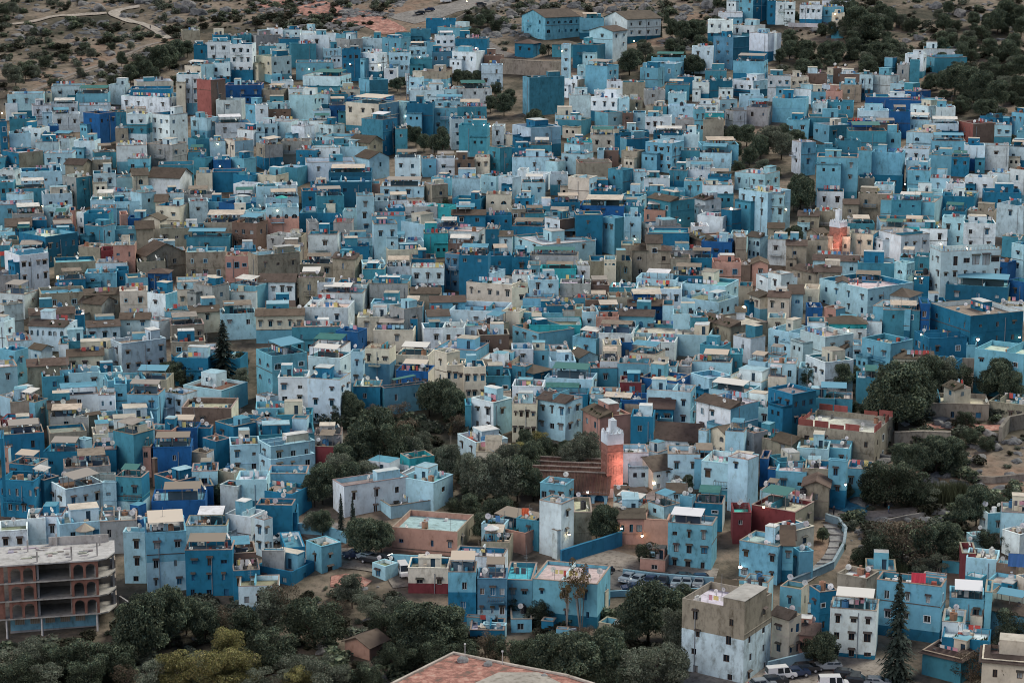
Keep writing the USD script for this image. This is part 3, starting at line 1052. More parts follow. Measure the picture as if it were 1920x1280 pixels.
0 210 225 170 360 P
0 130 140 270 390 C c
230 410 410 210 260 P a2x1
1095 1210 1490 -20 110 B a4x1
1490 1560 1560 30 120 L
1555 1920 2040 100 420 L a3x1 
1320 1405 1520 360 430 C a1x1 b1x1 s
40 180 300 770 850 N g
220 450 450 810 870 P a1x1
280 460 460 960 1020 N a0 fW +1.5
0 90 290 910 980 T a1x1 fT
60 290 290 985 1130 L a2x1 b0
0 70 80 960 1110 D a1x1
455 590 600 900 1220 L a1x2 /B3
590 770 790 960 1160 L a2x1 fW
260 450 450 960 1060 N a0
265 455 465 1090 1280 N G a1x1
100 320 340 1190 1300 C fC a2x1
-60 60 100 1130 1300 P c a2x1
@0 960
0 205 205 130 250 W a2x1 fN
205 340 340 45 240 W a0 fN
760 860 860 30 230 n a0 fC
925 1085 1105 150 550 P a1x3 e
1095 1395 1395 140 600 L a2x3 /P5 c e
1390 1700 1700 100 190 P a0 c
1690 1880 1990 40 250 W a0 b2x2
1390 1740 1765 280 640 B a3x3 c e
1730 1920 1925 300 430 K a3x1 c
1750 1950 1950 430 560 B a2x1
1790 2090 2100 550 770 W a3x1 e fN
@480 960
-10 60 125 60 300 W a1x2 b2x2
100 310 320 5 120 B a1x1 fN e +1.5
45 210 220 290 380 n a0
220 370 370 260 380 B a0 e
375 490 640 260 470 L a1x1 b1x2 fC e
0 270 440 450 560 B a2x1 fN e b1x1
870 970 1065 410 520 P fN a1x1 e
1140 1440 1460 420 620 C a2x1 /R4 fN e
1015 1510 1640 150 340 O a4x1 RN fP z e
1440 1650 1660 450 840 L /B6 a1x2 c e
1660 1880 1890 500 850 S a3x2 e c /P3
665 850 990 1010 1065 O RO G e
@960 960
-50 150 155 510 800 L a2x2 fG e
150 640 740 540 890 L a3x2 fC e
-230 100 310 160 330 O a1x1 b2x1 RO fG c e
300 340 380 140 370 W a0 b1x3 e
205 370 465 -60 370 W a0 b1x2 e
210 400 465 -200 -60 L a3x1 b1x1
465 600 600 0 240 N a0 e
790 995 995 40 250 O a3x1 s e
990 1170 1170 60 270 O a0 e fC
1170 1500 1540 100 450 L a3x3 fP c e
960 1150 1195 360 435 O a1x1 e
1520 1680 1700 570 640 L a1x1 s e +4.5
1640 1920 1930 600 680 P fC a1x1
1740 1920 1960 530 600 P a0
1270 1745 1950 740 1320 N /W6 a2x4 b2x4 fW e U z
650 790 850 850 920 N a2x1 fn e
220 310 330 820 940 B e a1x1
@1440 960
-215 75 190 260 560 L a3x2 b1x1 fP e
30 160 250 800 1150 C b2x2 a1x2 fN e s
90 250 305 580 740 L RC b1x1 fN
300 390 390 690 880 P a2x1
310 390 525 600 950 B b2x2 fC
150 370 400 920 1120 O a3x1 s e
470 815 830 740 1130 W a3x3 /B1 e c
820 1300 1335 560 1010 L a3x2 e fN
1170 1330 1340 480 555 L a1x1 fN
520 740 830 500 610 N a0 fW
740 960 960 440 520 L a0
1370 1620 1620 660 890 L a2x1 fN c
1520 1610 1610 780 900 C a0
1310 1660 1670 970 1030 B a1x1 fW
1310 1470 1470 830 920 W a0
1630 1680 1680 600 960 L a0
1670 1920 1990 770 950 L a1x1 s c
1680 1920 1990 640 740 C a0
1490 1720 1735 360 560 P a0 fC
1715 1860 1880 400 550 K a0
1460 1560 1560 310 350 R a0
1480 1600 1640 500 600 T a1x1 fN
1640 1920 1990 570 640 L a0
1860 1920 1990 500 580 C a0 +1.5
1590 1650 1800 10 170 W a1x1 b1x1 RL fC e
1490 1530 1650 180 250 P fC e
1760 1890 1990 170 300 W a0 b1x1 fN e +1.5
1760 1990 1990 10 70 P a0
1310 1460 1460 370 440 T a0 e
1160 1450 1570 1100 1300 T a0 q e
1615 1990 1990 1130 1300 C a2x1 q
-260 -125 -125 5 105 R a1x1 fG
-125 205 345 0 145 R RN a0 fC c
45 205 345 140 300 C RC a0
190 240 340 300 470 L fW a1x1 b0
110 190 190 240 480 L a1x1 g
75 200 200 200 330 N g
@1440 320
1215 1300 1825 610 960 W a2x3 b6x2 M A z
@960 640
965 1395 1455 745 830 W g e a4x1
910 1060 1290 965 1120 C G RW a0 b3x2 e
@1440 640
1150 1660 1660 475 600 N a3x1 e
1660 1920 1990 480 600 N a4x1 e
@0 0
1370 1500 1500 232 310 N a0 e
@960 0
70 250 510 132 300 L G a2x2 b6x2 r e
690 865 1120 145 330 W G a1x1 b4x2 e
580 755 865 235 470 P G RW a1x1 b2x2 e
20 160 220 330 435 B a2x1 t e
300 480 490 335 385 T t
@480 640
575 660 1150 1085 1330 W a0 b3x2 fN e
925 1010 1310 1235 1335 P fN a0 e
@1440 640
220 800 935 690 945 N a4x1 b3x2 fW V z e
@480 960
1605 1860 1870 885 975 B e a0 z
1580 1690 1700 790 900 L a1x1 e z
1700 1870 1880 850 930 P a2x1 e z
@960 960
0 150 155 800 890 L e a1x1 z
620 700 725 600 780 C e a1x1 b0
330 420 430 880 960 L e a1x1
@960 960
-230 -60 -20 100 200 P a1x1
30 200 270 70 170 T a1x1
@480 960
1480 1850 1890 340 480 W a2x1 fW
1690 1900 1930 230 330 N a1x1 fN
@0 0
2961 3147 3147 1187 1372 W fn c
6105 6292 6292 1591 1740 N fN
7580 7681 7746 1277 1524 w fW
6142 6378 6378 1779 1916 N fC
280 464 512 3869 4012 W fC
453 807 807 3901 4036 P fC
3603 3720 3800 1327 1436 P fC
5011 5252 5252 3406 3620 P fN
4293 4471 4559 2544 2652 L fC c
2086 2230 2307 1262 1372 T fn
6033 6263 6263 2994 3111 T fn
1769 1999 1999 3598 3820 P fW
7410 7567 7623 1306 1420 W fW
1453 1560 1560 341 468 B fW
2370 2459 2511 709 820 P fC
2184 2282 2358 951 1036 W fn
3738 3842 3908 1337 1436 W fP
3190 3369 3425 1560 1652 G fC
6904 7107 7107 1719 1852 W fN
7431 7557 7621 1972 2116 D fn
6711 7003 7003 2687 2797 C fW s
754 1026 1026 3898 4034 n fn
-133 29 109 2420 2620 W fn
-158 129 129 2745 2964 P fW
6091 6375 6375 3368 3492 L fW
4092 4182 4244 1214 1296 P fN
1833 1995 2048 1592 1681 P fW
-114 47 93 1734 1826 P fC
2577 2792 2792 1782 1875 P fn
3762 3895 3946 2342 2446 C fP
2518 2680 2753 2494 2620 D fW
65 237 237 2550 2658 w fC
478 728 728 2553 2661 T fC
646 813 925 2615 2748 W fN
7001 7168 7217 2718 2829 B fN
5550 5783 5858 3065 3220 P fW
4595 4865 4865 3394 3518 W fW
2469 2560 2590 259 323 L fn
1690 1757 1801 273 337 T fC
3044 3151 3181 585 660 P fn
6680 6807 6839 629 700 P fP
2422 2613 2613 705 780 T fC
2941 3026 3077 771 932 P fW
7026 7167 7167 808 908 W fP
3739 3824 3864 1011 1100 C fW
-72 32 59 1182 1276 T fW
1749 1887 1972 1320 1404 B fW
3234 3381 3433 1339 1423 L fn
1385 1528 1528 1706 1798 B fn
6402 6616 6616 2414 2524 W fP
812 1094 1094 2841 2955 L fC
1101 1289 1353 3231 3352 O fn
5612 5816 5909 3299 3422 N fP
4781 4934 5033 3395 3519 W fN
878 1053 1187 3903 4038 D fP
2574 2678 2678 245 309 B fN
6157 6229 6278 640 711 w fC
5986 6142 6142 1621 1710 N fP s
6140 6394 6394 2993 3110 T fC c"""
def parse():
    ox = oy = 0; out = []
    for ln in TABLE.strip().splitlines():
        if ln[0] == '@': ox, oy = map(float, ln[1:].split()); continue
        w = ln.split(); n = [float(a) for a in w[:5]]
        d = dict(x0=ox + n[0] / 4, xc=ox + n[1] / 4, x1=ox + n[2] / 4, yt=oy + n[3] / 4, yb=oy + n[4] / 4, c='N', r=None, a=None, b=None, band=None, f=None, o=set(), ws=None, hr=False, dh=0.0)
        for k, t in enumerate(w[5:]):
            if k == 0 and t in PAL: d['c'] = t
            elif t[0] in 'ab' and t[1:2].isdigit():
                q = t[1:].split('x'); d[t[0]] = (int(q[0]), int(q[1]) if len(q) > 1 else 1)
            elif t[0] == '/': d['band'] = (t[1], int(t[2:] or 4) / 10)
            elif t[0] == '+': d['dh'] = float(t[1:])
            elif t == 'hR': d['hr'] = True
            elif t[0] == 'R' and len(t) == 2: d['r'] = t[1]
            elif t[0] == 'f': d['f'] = t[1]
            elif t[0] == 'm' and len(t) == 2: d['mid'] = t[1]
            elif t in ('wW', 'wB'): d['ws'] = t[1]
            else: d['o'].add(t)
        d['area'] = max(0, min(d['x1'], 1920) - max(d['x0'], 0)) * max(0, min(d['yb'], 1280) - max(d['yt'], 0))
        out.append(d)
    return out
def face(mb, fr, W, H, holes, colfn, inset=.20):
    """a wall face with real openings; fr maps (s, z, depth) to local space"""
    hs = [(max(.05, a), min(W - .05, b), max(.05, c), min(H - .05, d)) for a, b, c, d in holes]
    zs = sorted({0., H} | {z for h in hs for z in h[2:]} | set(colfn('cuts'))); ss = sorted({0., W} | {x for h in hs for x in h[:2]})
    zs = [z for z in zs if 0 <= z <= H]
    for i in range(len(zs) - 1):
        zm = (zs[i] + zs[i + 1]) / 2; run = None
        if zs[i + 1] - zs[i] < 1e-4: continue
        for j in range(len(ss) - 1):
            sm = (ss[j] + ss[j + 1]) / 2
            solid = not any(h[0] < sm < h[1] and h[2] < zm < h[3] for h in hs)
            if solid and run is None: run = ss[j]
            if run is not None and (not solid or j == len(ss) - 2):
                e = ss[j + 1] if solid else ss[j]
                mb.quad(fr(run, zs[i], 0), fr(e, zs[i], 0), fr(e, zs[i + 1], 0), fr(run, zs[i + 1], 0), colfn(zm)); run = None
    for a, b, c, d in hs:
        k = colfn((c + d) / 2)
        mb.quad(fr(a, c, 0), fr(b, c, 0), fr(b, c, inset), fr(a, c, inset), k); mb.quad(fr(a, d, inset), fr(b, d, inset), fr(b, d, 0), fr(a, d, 0), k)
        mb.quad(fr(a, c, 0), fr(a, c, inset), fr(a, d, inset), fr(a, d, 0), k); mb.quad(fr(b, c, inset), fr(b, c, 0), fr(b, d, 0), fr(b, d, inset), k)
def fbox(mb, fr, a, b, c, d, t0, t1, col):
    mb.hexa([fr(a, c, t0), fr(b, c, t0), fr(b, c, t1), fr(a, c, t1), fr(a, d, t0), fr(b, d, t0), fr(b, d, t1), fr(a, d, t1)], col)
FRAMES = [(.55, .56, .56), (.03, .12, .24), (.12, .07, .045), (.35, .42, .45), (.05, .22, .32), (.25, .25, .25)]
LANDMARKS = [(1147, 850, 'the lit brick minaret'), (1570, 435, 'the small pink minaret'), (420, 655, 'the tall dark conifer'), (1680, 1170, 'the car park conifer'), (110, 1120, 'the unfinished arched building'), (530, 425, 'the salmon pink wall'), (1815, 520, 'the crenellated white palace'), (1063, 45, 'the arched school'), (1030, 178, 'the blank deep blue wall'), (775, 460, 'the turquoise roof wall'), (700, 890, 'the flat roofed white villa'), (1680, 760, 'the big fig tree'), (1430, 690, 'the white roof terrace'), (1830, 610, 'the long blue wall'), (1450, 950, 'the maroon house'), (700, 470, 'the arched blue cafe'), (510, 620, 'the shuttered cream house'), (450, 815, 'the dark brown wall'), (1370, 1190, 'the half painted block'), (980, 1090, 'the blue row over trees'), (230, 800, 'the lone palm'), (780, 810, 'the garden palm'), (1440, 60, 'the blue house below rocks'), (1430, 380, 'the arch windowed white block'), (930, 230, 'the upper garden trees'), (380, 160, 'the brick tower'), (185, 235, 'the cobalt blue cube'), (40, 500, 'the white corner house'), (720, 110, 'the houses below red earth'), (1850, 210, 'the wooded rock slope'), (1290, 790, 'the long tiled hall'), (620, 1020, 'the little lane house'), (1240, 1040, 'the parking terrace'), (820, 1010, 'the salmon walled villa'), (1000, 640, 'the orange pergola'), (1300, 560, 'the blue balcony house'), (1500, 260, 'the mid town trees'), (640, 690, 'the round balcony house'), (420, 340, 'the twin gabled halls'), (270, 470, 'the pink rooftop room'), (860, 530, 'the paired window house'), (1130, 480, 'the outside stone stair'), (1050, 340, 'the starred white parapet'), (1640, 320, 'the nine window block'), (1880, 840, 'the terraced ruins'), (70, 870, 'the long blue house'), (160, 60, 'the scrubby hillside'), (700, 20, 'the upper car park'), (1780, 1080, 'the red cloth terrace'), (1800, 1000, 'the hillside path'), (330, 1230, 'the bottom scrub'), (920, 1255, 'the red earth roof'), (1120, 1150, 'the yellowing eucalyptus'), (1860, 1240, 'the tile rimmed pavilions'), (650, 1190, 'the pink cottage'), (300, 40, 'the hill track')]
def place_phrase(px, py):
    d = sorted(((math.hypot(px - x, (py - y) * 1.3), x, y, n) for x, y, n in LANDMARKS))[0]
    _, x, y, n = d; dx, dy = px - x, py - y
    if abs(dx) < 22 and abs(dy) < 22: return 'next to ' + n, n
    h = '' if abs(dx) < .45 * abs(dy) else ('left' if dx < 0 else 'right'); v = '' if abs(dy) < .45 * abs(dx) else ('above' if dy < 0 else 'below')
    return (v + '-' + h + ' of ' if h and v else h + ' of ' if h else v + ' ') + n, n
HOUSES = parse()
for i, d in enumerate(HOUSES): d['i'] = i
SINGLE = set(d['i'] for d in sorted(HOUSES, key=lambda d: -d['area'])[:300])
BOXES = []
FARM, OLDM = [], []           # merged small houses
def wallcol(c, j):
    if c in 'Ww' and (j[0] * 977.0) % 1 < .34: return tuple(max(.01, min(.9, (a * .55 + b * .45) * j[k])) for k, (a, b) in enumerate(zip(PAL[c], PAL['P'])))
    return tuple(max(.01, min(.9, a * j[k])) for k, a in enumerate(PAL[c]))
def dish(mb, x, y, z, r, ang):
    col = jit((.62, .62, .60), .1); mb.bar((x, y, z), (x, y, z + .9), .04, (.2, .2, .2))
    n = np.array((math.sin(ang), -math.cos(ang), .55)); n /= np.linalg.norm(n); u = np.cross(n, (0, 0, 1)); u /= np.linalg.norm(u); w = np.cross(n, u); c = np.array((x, y, z + .95)) + n * .15; N = 10
    rim = [c + n * .16 * r + r * (math.cos(2 * math.pi * k / N) * u + math.sin(2 * math.pi * k / N) * w) for k in range(N)]
    for k in range(N):
        mb.tri(tuple(c), tuple(rim[k]), tuple(rim[(k + 1) % N]), col); mb.tri(tuple(c - n * .05), tuple(rim[(k + 1) % N]), tuple(rim[k]), (.3, .3, .3))
    mb.bar(tuple(c), tuple(c + n * r * .8 - w * .1), .025, (.15, .15, .15))
def house(d):
    rs = random.Random(1000 + d['i']); o = d['o']; c = d['c']; two = d['xc'] - d['x0'] > 1.5 and d['x1'] - d['xc'] > 1.5
    s0 = scale_at(hit((d['x0'] + d['x1']) / 2, min(d['yb'], 1300), 0)); vis = (d['yb'] - d['yt']) / s0
    H = max(vis, 2.2) if 'e' in o else max(vis + 1.2, 4.6 + rs.random() * 1.6)
    H += d.get('dh', 0)
    p = hit(d['xc'], d['yt'], H); s = scale_at(p)
    if two:
        wa, wb = (d['xc'] - d['x0']) / s, (d['x1'] - d['xc']) / s
        th = min(max(math.atan2(wb, wa * .9), math.radians(10)), math.radians(66)); W, Dp = wa / math.cos(th), wb / math.sin(th)
        if Dp > 15: Dp = 15
        if Dp < 4.0 and wa > 4: th = math.asin(min(.9, wb / 5.5)); Dp = 5.5; W = wa / math.cos(th)
    else:
        th = math.radians(rs.uniform(-7, 7)); W = (d['x1'] - d['x0']) / s / math.cos(th); Dp = min(max(6.0, W * .8), 10.5) if 'e' not in o else 9.0
    yaw = -math.atan2(p[0], p[1]) - th
    ex, ey = np.array((math.cos(yaw), math.sin(yaw))), np.array((-math.sin(yaw), math.cos(yaw)))
    o2 = p[:2] - (ex * W if (two or th > 0) else ex * W)      # front left corner
    cr = [o2, o2 + ex * W, o2 + ex * W + ey * Dp, o2 + ey * Dp]; gz = [float(ground(*q)) for q in cr]
    top = float(p[2]); base = min(min(gz) - .4, top - 2.5); H = top - base
    BOXES.append((o2, ex, ey, W, Dp, base, top))
    j = [1 + rs.uniform(-.13, .13) for _ in range(3)]; k0 = 1 + rs.uniform(-.12, .12); j = [k0 * (1 + (a - 1) * .22) for a in j]
    ca = wallcol(c, j); cb = wallcol(d['r'], j) if d['r'] else ca
    fc = FCOL[d['f']] if d['f'] else FLOORS[rs.randrange(len(FLOORS))]; fc = tuple(a * rs.uniform(.85, 1.1) for a in fc)
    ph = rs.uniform(.5, 1.1) if not (o & {'s', 'g', 'G', 't'}) else .3
    band = d['band']; mid = d.get('mid'); zvis = H - vis
    lowc = wallcol(band[0], j) if band else None
    if not band and c in 'WPLwCT' and rs.random() < .34 and vis > 4: lowc = wallcol(rs.choice('BTLE'), j); band = (0, rs.uniform(.15, .4))
    zb = zvis + vis * band[1] if band else -1
    def cf(base):
        def f(z):
            if z == 'cuts': return ([zb] if band else []) + ([H - vis * .66, H - vis * .33] if mid else [])
            if mid and H - vis * .66 < z < H - vis * .33: return wallcol(mid, j)
            return lowc if band and z < zb else base
        return f
    parts = {'wall': MB(), 'win': [], 'roof': MB(), 'trim': MB(), 'tiles': MB(), 'extra': []}
    FR = {'a': (lambda s_, z, t: (s_, t, z), W), 'b': (lambda s_, z, t: (W - t, s_, z), Dp), 'l': (lambda s_, z, t: (t, Dp - s_, z), Dp), 'k': (lambda s_, z, t: (W - s_, Dp - t, z), W)}
    fcol = rs.choice(FRAMES); near = s > 7.4
    for key, (fr, L) in FR.items():
        spec = d.get(key) if key in 'ab' else None
        if key in 'ab' and spec is None:
            if key == 'a': n = max(0, int(L / 3.2 + rs.random() - .35)); spec = (n, max(1, int(vis / 3.1))) if vis > 1.6 and rs.random() < .8 else (0, 0)
            else: spec = (max(0, int(L / 3.6)), max(1, int(vis / 3.2))) if two and vis > 2.5 and rs.random() < .55 else (0, 0)
        holes = []
        if spec and spec[0] and L > 1.3:
            nc, nr = spec; pitch = L / nc; fh = min(3.2, vis / nr) if nr else 3
            ww = min(.8, pitch * .45, L * .4) if 'r' not in o else min(1.15, pitch * .6); wh = min(1.12, fh * .45)
            w_n, h_n = ww, wh
            for rr in range(nr):
                ww, wh = (pitch * .76, min(2.0, fh * .72)) if 'A' in o and rr == 0 and (key == 'b' or not two) else (w_n, h_n)
                zc = H - ph * .6 - fh * (rr + .52) - (0.1 if vis > 3 else -.1)
                for q in range(nc):
                    sc = pitch * (q + .5) + rs.uniform(-.1, .1) * pitch
                    if rs.random() < .06 and nc * nr > 3: continue
                    w2, h2 = ww * rs.choice([.6, .85, 1, 1, 1.1, 1.3]), wh * rs.choice([.6, .85, 1, 1, 1.1, 1.25])
                    hh = (max(.15, sc - w2 / 2), min(L - .15, sc + w2 / 2), zc - h2 / 2, zc + h2 / 2)
                    if hh[1] - hh[0] > .3 and hh[2] > .1: holes.append(hh)
        ww_ = parts['wall']; face(ww_, fr, L, H, holes, cf(cb if key == 'b' else ca))
        for (a, b, z0, z1) in holes:
            f_, g_, h_ = MB(), MB(), MB(); fw = .07
            fbox(f_, fr, a, b, z0, z0 + fw, .13, .18, fcol); fbox(f_, fr, a, b, z1 - fw, z1, .13, .18, fcol); fbox(f_, fr, a, a + fw, z0 + fw, z1 - fw, .13, .18, fcol); fbox(f_, fr, b - fw, b, z0 + fw, z1 - fw, .13, .18, fcol)
            fbox(f_, fr, (a + b) / 2 - .03, (a + b) / 2 + .03, z0 + fw, z1 - fw, .128, .178, fcol)
            if d['ws'] or (c in 'BTELNS' and rs.random() < .10):
                k_ = PAL['P'] if d['ws'] == 'W' else PAL['L'] if d['ws'] else PAL['W']; e = .09
                for (aa, bb, cc, dd) in ((a - e, b + e, z0 - e, z0), (a - e, b + e, z1, z1 + e), (a - e, a, z0, z1), (b, b + e, z0, z1)): fbox(f_, fr, aa, bb, cc, dd, -.04, .02, k_)
            if 'r' in o:
                for k in range(5):
                    t0, t1 = math.pi * k / 5, math.pi * (k + 1) / 5; m_, r_ = (a + b) / 2, (b - a) / 2
                    P0, P1 = (m_ - r_ * math.cos(t0), z1 - r_ + r_ * math.sin(t0)), (m_ - r_ * math.cos(t1), z1 - r_ + r_ * math.sin(t1))
                    for tt, rev in ((.03, 0), (.12, 1)):
                        f_.quad(fr(P0[0], P0[1], tt), fr(P1[0], P1[1], tt), fr(P1[0], z1, tt), fr(P0[0], z1, tt), cb if key == 'b' else ca)
            gcol = rs.random()
            g_.quad(fr(a, z0, .175), fr(b, z0, .175), fr(b, z1, .175), fr(a, z1, .175), (.02, .025, .03) if gcol < .66 else (.035, .15, .26) if gcol < .8 else (.09, .06, .04) if gcol < .88 else (.30, .33, .34))
            if 'r' not in o and rs.random() < (.7 if c in 'WPCLwS' else .3) and vis > 2:
                hc = (.32, .09, .06) if d['hr'] else jit((.13, .11, .095), .2); e = .16
                h_.hexa([fr(a - e, z1 + .10, -.42), fr(b + e, z1 + .10, -.42), fr(b + e, z1 + .10, .0), fr(a - e, z1 + .10, .0), fr(a - e, z1 + .17, -.42), fr(b + e, z1 + .17, -.42), fr(b + e, z1 + .36, .0), fr(a - e, z1 + .36, .0)], hc)
            parts['win'].append((f_, g_, h_)); g_.shut = gcol >= .66
        if vis > 4.2 and key in 'ab' and rs.random() < .4:
            z = H - ph - rs.uniform(2.4, 3.2); m = MB(); parts['extra'].append(('string_course', m, 'W')); fbox(m, fr, 0.05, L - .05, z, z + .12, -.07, -.003, jit(TILE if rs.random() < .4 else ca, .1))
        if key in 'ab' and rs.random() < .45 and L > 4 and vis > 4:
            q = rs.uniform(.1, .9) * L; m = MB(); parts['extra'].append(('downpipe', m, 'M')); fbox(m, fr, q, q + .10, max(.2, zvis), H - ph, -.12, -.004, (.20, .22, .24))
    if W > 4.6 and 'e' not in o and 'z' not in o and c != 'X' and vis > 3 and rs.random() < .34:
        m = MB(); dd = rs.uniform(1.2, 2.8); a = 0.0 if rs.random() < .5 else rs.uniform(.35, .55) * W; b = W * rs.uniform(.4, .6) if a == 0 else W; hz = H - rs.uniform(1.4, min(3.4, vis * .6 + .6)); k = wallcol(rs.choice([c, c, c, 'W', 'P', 'L', 'T', 'B', 'C']), j); a += .01; b -= .01
        hs = [((b - a) * q - .35, (b - a) * q + .35, hz - 2.1, hz - 1.2) for q in ([.5] if b - a < 3 else [.3, .7]) if hz > 2.6]
        face(m, lambda s_, z, t: (a + s_, -dd + t, z), b - a, hz, hs, lambda z: [] if z == 'cuts' else k)
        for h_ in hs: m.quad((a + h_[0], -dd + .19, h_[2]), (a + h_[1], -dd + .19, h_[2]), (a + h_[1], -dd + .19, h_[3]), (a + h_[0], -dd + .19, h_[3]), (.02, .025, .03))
        for x, s_ in ((a, -1), (b, 1)):
            q = [(x, -dd, 0), (x, -.004, 0), (x, -.004, hz), (x, -dd, hz)]; m.quad(*(q if s_ > 0 else q[::-1]), k)
        m.quad((a, -dd, hz - .5), (b, -dd, hz - .5), (b, -.004, hz - .5), (a, -.004, hz - .5), fc)
        m.box(a, b, -dd, -dd + .18, hz - .5, hz + .03, k); m.box(a, a + .18, -dd + .18, -.004, hz - .5, hz + .03, k); m.box(b - .18, b, -dd + .18, -.004, hz - .5, hz + .03, k)
        parts['extra'].append(('wing', m, 'W'))
    if vis > 4.6 and W > 4.5 and rs.random() < .17:
        m = MB(); z = H - ph - rs.uniform(2.9, 3.3); a = rs.uniform(.2, W * .4); b = min(W - .2, a + rs.uniform(2., 3.6)); k = rs.choice([(.55, .56, .57), (.05, .2, .33), (.12, .11, .10), ca]); fr = FR['a'][0]
        fbox(m, fr, a, b, z, z + .14, -.95, -.004, ca); fbox(m, fr, a, b, z + .92, z + 1.0, -.95, -.89, k); fbox(m, fr, a, a + .06, z + .92, z + 1.0, -.88, -.004, k); fbox(m, fr, b - .06, b, z + .92, z + 1.0, -.88, -.004, k)
        q = a
        while q < b: fbox(m, fr, q, q + .05, z + .145, z + .915, -.94, -.90, k); q += .3
        parts['extra'].append(('balcony', m, 'W'))
    # roof
    rf, tl, tr = parts['roof'], parts['tiles'], parts['trim']; th_ = .22; zf = H - ph
    tc = jit((.20, .065, .05) if (d['hr'] or rs.random() < .035) else TILE, .15)
    pc = ca if rs.random() < .6 else wallcol(rs.choice('LTBPW'), j)
    def slab(pts, t, col):
        pts = [np.array(q, float) for q in pts]; dn = np.array((0, 0, -t)); tl.hexa([tuple(q + dn) for q in pts] + [tuple(q) for q in pts], tuple(a * .8 for a in col), col)
    if o & {'g', 'G', 't'}:
        e, rise = .4, ((.26 if 'g' in o else .15 if W > 8 else .24) * (Dp if 'g' in o else W) if 't' not in o else .2 * min(W, Dp)); z = H + .004
        if 'g' in o:
            slab([(-e, -e, z - .1), (W + e, -e, z - .1), (W + e, Dp / 2, z + rise), (-e, Dp / 2, z + rise)], .14, tc); slab([(-e, Dp / 2, z + rise), (W + e, Dp / 2, z + rise), (W + e, Dp + e, z - .1), (-e, Dp + e, z - .1)], .14, tc)
            for x in (0.0, W): parts['wall'].tri((x, 0, H), (x, Dp, H), (x, Dp / 2, H + rise - .12), cb)
        elif 'G' in o:
            slab([(-e, -e, z - .1), (W / 2, -e, z + rise), (W / 2, Dp + e, z + rise), (-e, Dp + e, z - .1)], .14, tc); slab([(W / 2, -e, z + rise), (W + e, -e, z - .1), (W + e, Dp + e, z - .1), (W / 2, Dp + e, z + rise)], .14, tc)
            for y in (0.0, Dp): parts['wall'].tri((0, y, H), (W, y, H), (W / 2, y, H + rise - .12), ca)
        else:
            q = min(W, Dp) / 2; A = [(-e, -e, z), (W + e, -e, z), (W + e, Dp + e, z), (-e, Dp + e, z)]
            Rg = [(q, Dp / 2, z + rise), (W - q, Dp / 2, z + rise)] if W > Dp else [(W / 2, q, z + rise), (W / 2, Dp - q, z + rise)]
            if W > Dp: tl.quad(A[0], A[1], Rg[1], Rg[0], tc); tl.tri(A[1], A[2], Rg[1], tc); tl.quad(A[2], A[3], Rg[0], Rg[1], tc); tl.tri(A[3], A[0], Rg[0], tc)
            else: tl.tri(A[0], A[1], Rg[0], tc); tl.quad(A[1], A[2], Rg[1], Rg[0], tc); tl.tri(A[2], A[3], Rg[1], tc); tl.quad(A[3], A[0], Rg[0], Rg[1], tc)
            tl.quad(A[3], A[2], A[1], A[0], tc)
    else:
        rf.quad((th_, th_, zf), (W - th_, th_, zf), (W - th_, Dp - th_, zf), (th_, Dp - th_, zf), fc)
        wl = parts['wall']
        for (A, B) in (((th_, th_), (W - th_, th_)), ((W - th_, th_), (W - th_, Dp - th_)), ((W - th_, Dp - th_), (th_, Dp - th_)), ((th_, Dp - th_), (th_, th_))):
            wl.quad((B[0], B[1], zf), (A[0], A[1], zf), (A[0], A[1], H), (B[0], B[1], H), pc)
        cc = jit((.30, .24, .20), .2) if rs.random() < .5 else tuple(min(.85, a * 1.1) for a in ca)
        ov = .06 if rs.random() < .6 else 0.0
        for (a0, a1, b0, b1) in ((-ov, W + ov, -ov, th_), (-ov, W + ov, Dp - th_, Dp + ov), (-ov, th_, th_, Dp - th_), (W - th_, W + ov, th_, Dp - th_)): tr.box(a0, a1, b0, b1, H + .003, H + .09, cc)
        if 's' in o:
            dd = min(2.6, Dp * .5); z = H + .1
            tl.hexa([(-.25, -.45, z - .25), (W + .25, -.45, z - .25), (W + .25, dd, z), (-.25, dd, z), (-.25, -.45, z - .12), (W + .25, -.45, z - .12), (W + .25, dd, z + .9), (-.25, dd, z + .9)], tc)
        if 'q' in o:
            e, g, z = .5, 1.1, H + .1
            O4, I4 = [(-e, -e), (W + e, -e), (W + e, Dp + e), (-e, Dp + e)], [(g, g), (W - g, g), (W - g, Dp - g), (g, Dp - g)]
            for k in range(4):
                a, b = k, (k + 1) % 4; tl.hexa([(*O4[a], z - .5), (*O4[b], z - .5), (*I4[b], z - .1), (*I4[a], z - .1), (*O4[a], z - .4), (*O4[b], z - .4), (*I4[b], z + .5), (*I4[a], z + .5)], tc)
        # things on the roof
        def inside(m=.8): return rs.uniform(m, max(m + .01, W - m)), rs.uniform(m, max(m + .01, Dp - m))
        if W > 4.2 and Dp > 4.2 and rs.random() < .5 and 'c' not in o and 'z' not in o:
            hw, hd, hz = rs.uniform(1.8, min(5.5, W * .62)), rs.uniform(1.8, min(4.6, Dp * .55)), rs.uniform(1.7, 2.9); x = rs.uniform(.3, W - hw - .3); y = rs.uniform(Dp * .35, max(Dp * .36, Dp - hd - .3)); m = MB(); k = wallcol(rs.choice([c, c, 'W', 'P', 'L', 'B', 'C', 'T']), j)
            hs = [(hw * .55, hw * .55 + .75, .05, 1.85)] if rs.random() < .6 else ([(hw * .3, hw * .3 + .7, .9, 1.7)] if rs.random() < .5 else [])
            face(m, lambda s_, z, t: (x + s_, y + t, zf + z), hw, hz, hs, lambda z: [] if z == 'cuts' else k)
